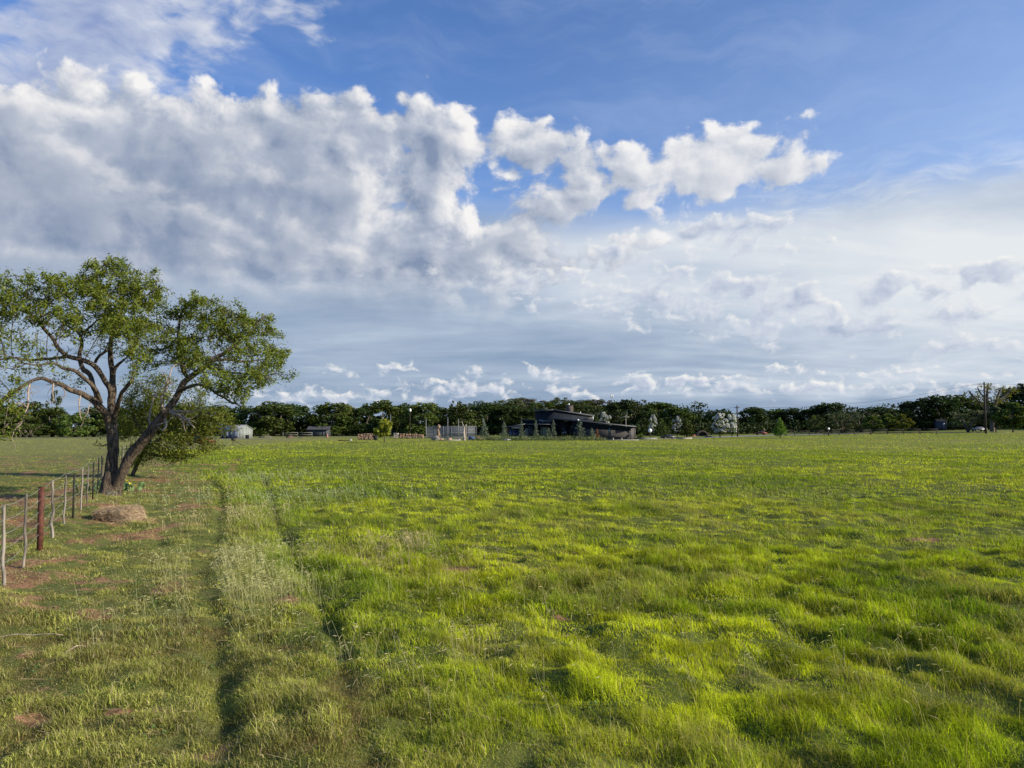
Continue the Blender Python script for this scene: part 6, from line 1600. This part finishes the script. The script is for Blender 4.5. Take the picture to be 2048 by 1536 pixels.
    w = on_face(Fm, F1, .615, .655, Z(873, 139.5), Z(855.5, 139.5), M_BLACK, 'window', t, .09); on_face(Fm, F1, .622, .648, Z(867, 139.5), Z(856.2, 139.5), M_GLASS, 'pane', w, .125); on_face(Fm, F1, .622, .648, Z(872.2, 139.5), Z(868.2, 139.5), M_GLASS, 'pane', w, .125)
    for s in (.80, .86): pass
    g = Geo(); x, y = W(1261.5, 137.6); g.box((x, y, Z(856, 137.6) / 2), (.14, .14, Z(856, 137.6))); part(g, 'downpipe', M_TRIM, t)
    g = Geo(); x, y = W(1270, 143); g.box((x, y, Z(856, 143) / 2), (.14, .14, Z(856, 143))); part(g, 'downpipe', M_TRIM, t)
    # recess door
    g = Geo(); x, y = W(1132, 143.9); g.box((x, y, 1.15), (1.6, .08, 2.3)); d_ = part(g, 'door', M_GLASSD, t); g = Geo(); g.box((x + .85, y - .06, 1.15), (.1, .08, 2.3)); part(g, 'frame', M_TRIM, d_)
    # gable fin on the roof between the volumes
    g = Geo(); a = W(1163, 147); b = W(1185, 147); g.prism([a, b, (b[0], b[1] + .3), (a[0], a[1] + .3)], [Z(839.5, 147)] * 4, [Z(839, 147), Z(833.5, 147), Z(833.5, 147), Z(839, 147)]); part(g, 'wall', M_SIDING_LIT, t)
    g = Geo(); x, y = W(1186, 149); g.box((x, y, Z(836.5, 149)), (.18, .18, Z(833, 149) - Z(840, 149))); part(g, 'roof_vent', M_WHITE, t)
    # low left wing with porch
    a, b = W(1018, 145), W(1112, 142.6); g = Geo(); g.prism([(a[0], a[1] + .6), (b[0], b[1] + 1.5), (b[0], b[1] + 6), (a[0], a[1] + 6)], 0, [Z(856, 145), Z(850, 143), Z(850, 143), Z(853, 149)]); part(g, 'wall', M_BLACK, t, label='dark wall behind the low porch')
    pa_, pb, pc = W(1014, 143.6), W(1050, 142.8), W(1114, 141.6); zz = [Z(854.2, 143.6), Z(848.8, 142.8), Z(848.4, 141.6)]
    r = roof([pa_, pb, (pb[0] + .3, pb[1] + 6), (pa_[0], pa_[1] + 6)], [zz[0], zz[1], zz[1], zz[0]], .16); fascia(pa_, pb, zz[0], zz[1], r, .10)
    r = roof([(pb[0] + .31, pb[1]), pc, (pc[0], pc[1] + 6), (pb[0] + .31, pb[1] + 6)], [zz[1] - .06, zz[2] - .1, zz[2], zz[1]], .16); fascia((pb[0] + .31, pb[1]), pc, zz[1] - .06, zz[2] - .1, r, .10)
    for px in (1018, 1027, 1052, 1057, 1060, 1064, 1074, 1082): 
        x, y = W(px, 143.4); hh = Z(854 if px < 1030 else 849.5, 143.4) - .1; g = Geo(); g.box((x, y, hh / 2), (.09, .09, hh)); part(g, 'porch_post', M_TRIM if px > 1050 else M_SIDING_SHADED, t)
    x, y = W(1031, 144.6); g = Geo(); g.box((x, y - .2, Z(855.5, 144)), (1.5, .06, .22)); part(g, 'awning', M_WHITE, t)
    x, y = W(1028, 145); g = Geo(); g.box((x, y + .3, 1.0), (1.9, .06, 1.5)); w = part(g, 'window', surf('blue_shaded_window', (0.02, 0.035, 0.09), (0.03, 0.05, 0.12), 1, .2), t)
    x, y = W(1088, 143.6); g = Geo(); g.box((x, y + .25, 1.25), (1.35, .06, 2.2)); w = part(g, 'window', M_CURTAIN, t)
    for q in (-.5, -.17, .17, .5): g = Geo(); g.box((x + q * 1.35, y + .18, 1.25), (.05, .05, 2.2)); part(g, 'mullion', M_BLACK, w)
    x, y = W(1053, 143.6); g = Geo(); g.box((x, y + .3, 1.2), (.5, .06, 1.8)); part(g, 'window', M_CURTAIN, t)
    # small middle box between the low wing and the tall part
    a, b = W(1043, 148), W(1068, 147.4); g = Geo(); g.prism([a, b, (b[0], b[1] + 4), (a[0], a[1] + 4)], 0, [Z(841, 148), Z(840.5, 147.4)] + [Z(840.5, 148)] * 2); part(g, 'wall', M_SIDING_SHADED, t)
    a, b = W(1041, 147.6), W(1069, 147); r = roof([a, b, (b[0], b[1] + 5), (a[0], a[1] + 5)], [Z(840.6, 148)] * 4, .12)
    fascia(a, b, Z(840.6, 148), Z(840.6, 148), r, .1)
    # chimney
    x, y = W(1139.5, 150); g = Geo(); h0, h1 = Z(828, 150), Z(811.5, 150); g.box((x, y, (h0 + h1) / 2), (1.35, 1.0, h1 - h0)); c = part(g, 'chimney', M_BRICK, t); g = Geo(); g.box((x, y, h1 + .05), (1.45, 1.1, .1)); part(g, 'chimney_cap', M_SIDING_LIT, c)
    g = Geo(); g.tube([(x - .15, y, h1 + .1), (x - .15, y, h1 + .45)], [.12, .16], 10); part(g, 'flue', M_WHITE, c)
    x, y = W(1161, 151); g = Geo(); g.tube([(x, y, Z(829, 151)), (x, y, Z(823.5, 151))], [.08, .08], 8); part(g, 'roof_vent', M_WHITE, t)
    x, y = W(1156, 141); g = Geo(); g.tube([(x, y - .35, Z(843.5, 141)), (x, y - .35, Z(841, 141)), (x, y - .35, Z(838.5, 141))], [.12, .24, .12], 12); part(g, 'wall_lamp', M_WHITE, t)
house()
# low kerb and small posts in front of the lit wall
def kerb(g): g.box((0, 0, .05), (7.6, .3, .12))
simple('garden_kerb', M_CONC, ground_at(1235, 134), kerb, 'low pale kerb in front of the lit grey wall', 'kerb', kind='structure')
for px, lb in ((1209, 'little pale stump at the kerb below the window, left of it'), (1226, 'little pale stump at the kerb just right of the window'), (1243, 'little pale stump at the kerb nearest the house end')):
    simple('garden_post', M_STONE2, ground_at(px, 133), lambda g: (g.box((0, 0, .18), (.28, .28, .4), taper=.85), g.box((0, 0, .4), (.3, .3, .05))), lb, 'post', 'pale stumps along the kerb')

# planted bed in front of the house
def bed():
    g = Geo(); n = 4200; x0 = at(952, 870, 131).x; x1 = at(1204, 870, 131).x
    cx = rng.uniform(x0, x1, 150); cy = rng.uniform(127.5, 138, 150)
    for a, b in zip(cx, cy):
        h = rng.uniform(.25, .62) * (1 if rng.random() < .8 else 1.5); k = 60; z = tz(a, b)
        g.leaves(np.stack([a + rng.normal(0, .45, k), b + rng.normal(0, .45, k), z + np.abs(rng.normal(0, h * .6, k)) + .05], 1), .20, aspect=.5)
    o = g.build('planting', leafmat('bed_leaf', (0.095, 0.125, 0.045), trans=.25, var=.5, hue=.04)); tag(o, 'low mixed green planting in the bed before the house', 'planting', kind='stuff')
    g = Geo(); 
    for i in range(90):
        a = rng.uniform(x0, x1); b = rng.uniform(127.5, 134); z = tz(a, b); k = 16
        g.leaves(np.stack([a + rng.normal(0, .12, k), b + rng.normal(0, .12, k), z + rng.uniform(.1, .7, k)], 1), .22, aspect=.12, flat=-.8)
    o = g.build('tall_grass', leafmat('pale_grass_plume', (0.30, 0.30, 0.17), trans=.3, var=.3)); tag(o, 'pale tufts of ornamental grass in the bed before the house', 'tufted grass', kind='stuff')
bed()

# ------------------------------------------------------------------ things on the right of the house
def sphere():
    D = 149; l = ground_at(1300, D); t = thing('globe_ornament', l, 'bright white sphere on a short stand right of the house', 'globe'); zc = H + (855 - 861) / F * D - l[2]; g = Geo(); V = []; L = []; S = []; nu, nv, r = 20, 12, .40
    for i in range(nv + 1):
        for j in range(nu): ph = pi * i / nv; a = 2 * pi * j / nu; V.append((sin(ph) * cos(a) * r, sin(ph) * sin(a) * r, zc + cos(ph) * r))
    for i in range(nv):
        for j in range(nu): L += [i * nu + j, (i + 1) * nu + j, (i + 1) * nu + (j + 1) % nu, i * nu + (j + 1) % nu]; S.append(4)
    g.add(V, L, S); part(g, 'globe', M_WHITE, t, True); g = Geo(); g.tube([(0, 0, 0), (0, 0, max(.1, zc - r + .05))], [.12, .07], 10); g.box((0, 0, .04), (.6, .6, .08)); part(g, 'stand', M_DARKWOOD, t)
sphere()
def strip(name, pts, w, mat, label):
    """gravel sheet following the ground"""
    P = bezier_resample([(x, y, 0, 0) for x, y in pts], 1.5)[:, :2]; n = len(P); T_ = np.gradient(P, axis=0); T_ /= np.linalg.norm(T_, axis=1)[:, None]; N = np.stack([-T_[:, 1], T_[:, 0]], 1); V = []
    for s in np.linspace(-.5, .5, 5):
        q = P + N * w * s; V.append(np.stack([q[:, 0], q[:, 1], terrain(q[:, 0], q[:, 1]) + .045], 1))
    V = np.stack(V, 1).reshape(-1, 3); i = np.arange(n - 1)[:, None] * 5; j = np.arange(4)[None]; q = np.stack([i + j, i + j + 1, i + 5 + j + 1, i + 5 + j], -1).reshape(-1, 4)
    o = mesh_np(name, V, q.ravel(), np.full(len(q), 4), mat, smooth=True); tag(o, label, 'road', kind='structure')
xw = lambda px, D: at(px, 870, D).x
strip('drive', [(xw(1262, 147), 147), (xw(1300, 146), 146), (xw(1340, 147), 147), (xw(1385, 146), 146)], 5, M_GRAVEL, 'pale gravel drive right of the house')
strip('lane', [(xw(1385, 146), 149), (xw(1500, 160), 160), (xw(1620, 160), 160), (xw(1740, 156), 156), (xw(1850, 152), 152), (xw(1960, 150), 150), (xw(2080, 148), 148), (xw(2250, 146), 146)], 5, M_ROAD, 'gravel lane behind the board fence')
strip('field_track', [(xw(-200, 150), 150), (xw(0, 152), 152), (xw(210, 156), 156), (xw(450, 146), 146), (xw(600, 146), 146)], 2.2, M_ROAD, 'pale farm track at the far side of the left pasture')
def lowwall(g): g.box((0, 0, .12), (4.6, .4, .3)); g.box((0, 0, .29), (4.8, .5, .05))
simple('garden_wall', M_CONC, ground_at(1290, 143.5), lowwall, 'low pale wall under the white sphere', 'wall')
simple('garden_wall', M_STONE2, ground_at(1368, 142), lambda g: (g.box((0, 0, .14), (2.8, .5, .36)), g.box((0, 0, .34), (2.9, .6, .05))), 'low cream wall right of the parked dark car', 'wall')

def car(px, D, rz, mat, label, s=1.0, pickup=False):
    l = ground_at(px, D); t = thing('pickup_truck' if pickup else 'parked_car', l, label, 'pickup truck' if pickup else 'car', None, rz, s)
    g = Geo(); prof = [(-2.1, .35), (-2.15, .75), (-1.9, .9), (-1.1, .95), (-.55, 1.38), (.75, 1.42), (1.45, .98), (2.05, .92), (2.15, .6), (2.1, .35)]
    if pickup: prof = [(-2.6, .45), (-2.6, 1.0), (-.5, 1.02), (-.45, 1.65), (.75, 1.68), (1.35, 1.12), (2.35, 1.02), (2.45, .5), (2.4, .45)]
    n = len(prof)
    def yy(z): return .86 if z < 1.0 else .68
    V = [(x, -yy(z), z) for x, z in prof] + [(x, yy(z), z) for x, z in prof]; L = list(range(n)) + list(range(2 * n - 1, n - 1, -1)); S = [n, n]
    for i in range(n): j = (i + 1) % n; L += [i, n + i, n + j, j]; S.append(4)
    g.add(V, L, S); part(g, 'body', mat, t)
    g = Geo(); 
    wp = [(-.85, 1.0), (-.5, 1.33), (.7, 1.36), (1.15, 1.0)] if not pickup else [(-.35, 1.1), (-.32, 1.56), (.7, 1.58), (1.1, 1.12)]
    for sy in (-1, 1): V = [(x, sy * (.80 - .12 * (z > 1.1)), z) for x, z in wp]; g = Geo(); g.add(V + [(x, y - sy * .03, z) for x, y, z in V], [0, 1, 2, 3, 7, 6, 5, 4], [4, 4]); part(g, 'window', M_GLASSD, t)
    for x in (-1.35, 1.3):
        for sy in (-1, 1): g = Geo(); g.tube([(x, sy * .88, .34), (x, sy * .68, .34)], [.34, .34], 16); wh = part(g, 'wheel', M_TYRE, t); g = Geo(); g.tube([(x, sy * .90, .34), (x, sy * .88, .34)], [.18, .19], 12); part(g, 'rim', M_STEEL, wh)
    return t
car(1337, 147, R(6), surf('dark_grey_car_paint', (0.03, .03, .035), (.04, .04, .045), 1, .3), 'low dark car parked on the pale gravel drive', .62)
car(1522, 172, R(4), M_RED, 'red pickup truck parked under the oaks right of the power pole', .55, True)
car(395, 92, R(10), M_RED, 'rusty red pickup truck seen below the branches left of the metal shed', .8, True)
car(1958, 162, R(3), surf('pale_silver_paint', (.12, .125, .14), (.16, .165, .18), 1, .3), 'pale silver car parked behind the right power pole', .7)
def arch():
    l = ground_at(1404, 172); t = thing('culvert_arch', l, 'small round topped brown arch opening beyond the drive', 'arch'); g = Geo(); g2 = Geo(); n = 14
    for i in range(n):
        a = pi * (i + .5) / n; M = np.array([[cos(a), 0, -sin(a)], [0, 1, 0], [sin(a), 0, cos(a)]]); g.box((cos(a) * 1.15, 0, sin(a) * 1.0 + .1), (.34, 1.0, .29), M)
    part(g, 'ring', M_BRICK, t)
    V = [(0, .3, 0)] + [(cos(pi * i / 16) * 1.0, .3, sin(pi * i / 16) * .9 + .1) for i in range(17)]; L = []; S = []
    for i in range(16): L += [0, i + 1, i + 2]; S.append(3)
    g2.add(V, L, S); part(g2, 'opening', M_BLACK, t)
arch()
heap(1387, 172, 2.2, .9, 1.6, 'reddish earth heap left of the round topped arch', surf('rust_earth', (0.20, .07, .045), (.3, .12, .08), 2, .95))
heap(1418, 160, 2.4, .55, 1.6, 'grey earth heap right of the round topped arch')
def sign():
    l = ground_at(1657, 145); t = thing('sign', l, 'small blank white sign on a dark post at the board fence', 'sign'); g = Geo(); g.box((0, 0, .6), (.16, .16, 1.3)); part(g, 'post', M_DARKWOOD, t); g = Geo(); g.box((0, -.1, 1.38), (.42, .03, .34)); part(g, 'panel', M_WHITE, t)
sign()
def blueshed():
    l = ground_at(1881, 172); t = thing('garden_shed', l, 'small blue grey shed in the dark under the right hand oaks', 'shed'); g = Geo(); g.box((0, 0, 1.0), (2.0, 1.6, 2.1)); part(g, 'wall', surf('blue_grey_siding', (.025, .033, .055), (.04, .05, .08), 2, .7), t)
    g = Geo(); g.add([(-1.2, -.95, 2.05), (1.2, -.95, 2.05), (1.2, 0, 2.6), (-1.2, 0, 2.6), (1.2, .95, 2.05), (-1.2, .95, 2.05)], [0, 1, 2, 3, 3, 2, 4, 5], [4, 4]); part(g, 'roof', M_ROOF, t)
    g = Geo(); g.box((.9, -.83, 1.0), (.12, .06, 2.0)); part(g, 'corner_trim', M_TRIM, t); g = Geo(); g.box((.2, -.83, .95), (.7, .05, 1.7)); part(g, 'door', M_BLUE, t)
blueshed()

# ------------------------------------------------------------------ far wood behind the tree line, one mass
def wood():
    g = Geo()
    for (D0, D1, p0, p1, hh, n, pts) in [(215, 236, -260, 980, 6.3, 520, 26), (212, 232, 1220, 2300, 6.0, 460, 26), (172, 200, 1640, 2250, 3.6, 240, 24), (196, 214, 460, 1000, 2.6, 240, 22), (265, 300, 960, 1290, 4.8, 200, 26), (205, 216, -200, 300, 3.0, 160, 22), (210, 240, 1000, 1230, 5.0, 160, 24), (185, 205, 1270, 1640, 2.4, 200, 20), (178, 215, -1300, -160, 7.0, 420, 22), (165, 200, 2200, 3300, 8.0, 420, 22)]:
        px = rng.uniform(p0, p1, n); D = rng.uniform(D0, D1, n); x = (px - 1024) / F * D; z = terrain(x, D); h = hh * (.75 + .4 * fbm(px, D, 60, 2, 3)) * (D * 0 + 1)
        for a, b, c, e in zip(x, D, z, h):
            t = rng.uniform(.0, 1) ** .8; d = rng.normal(0, 1, (pts, 3)); d /= np.linalg.norm(d, axis=1)[:, None]
            g.leaves(np.array([a, b, c + e * t]) + d * np.array([1.5, 1.5, 1.1]), .62, aspect=.8)
    o = g.build('far_wood', LEAFS['dark']); tag(o, 'mass of dark wood filling the gaps behind the oaks', 'wood', kind='stuff')
wood()
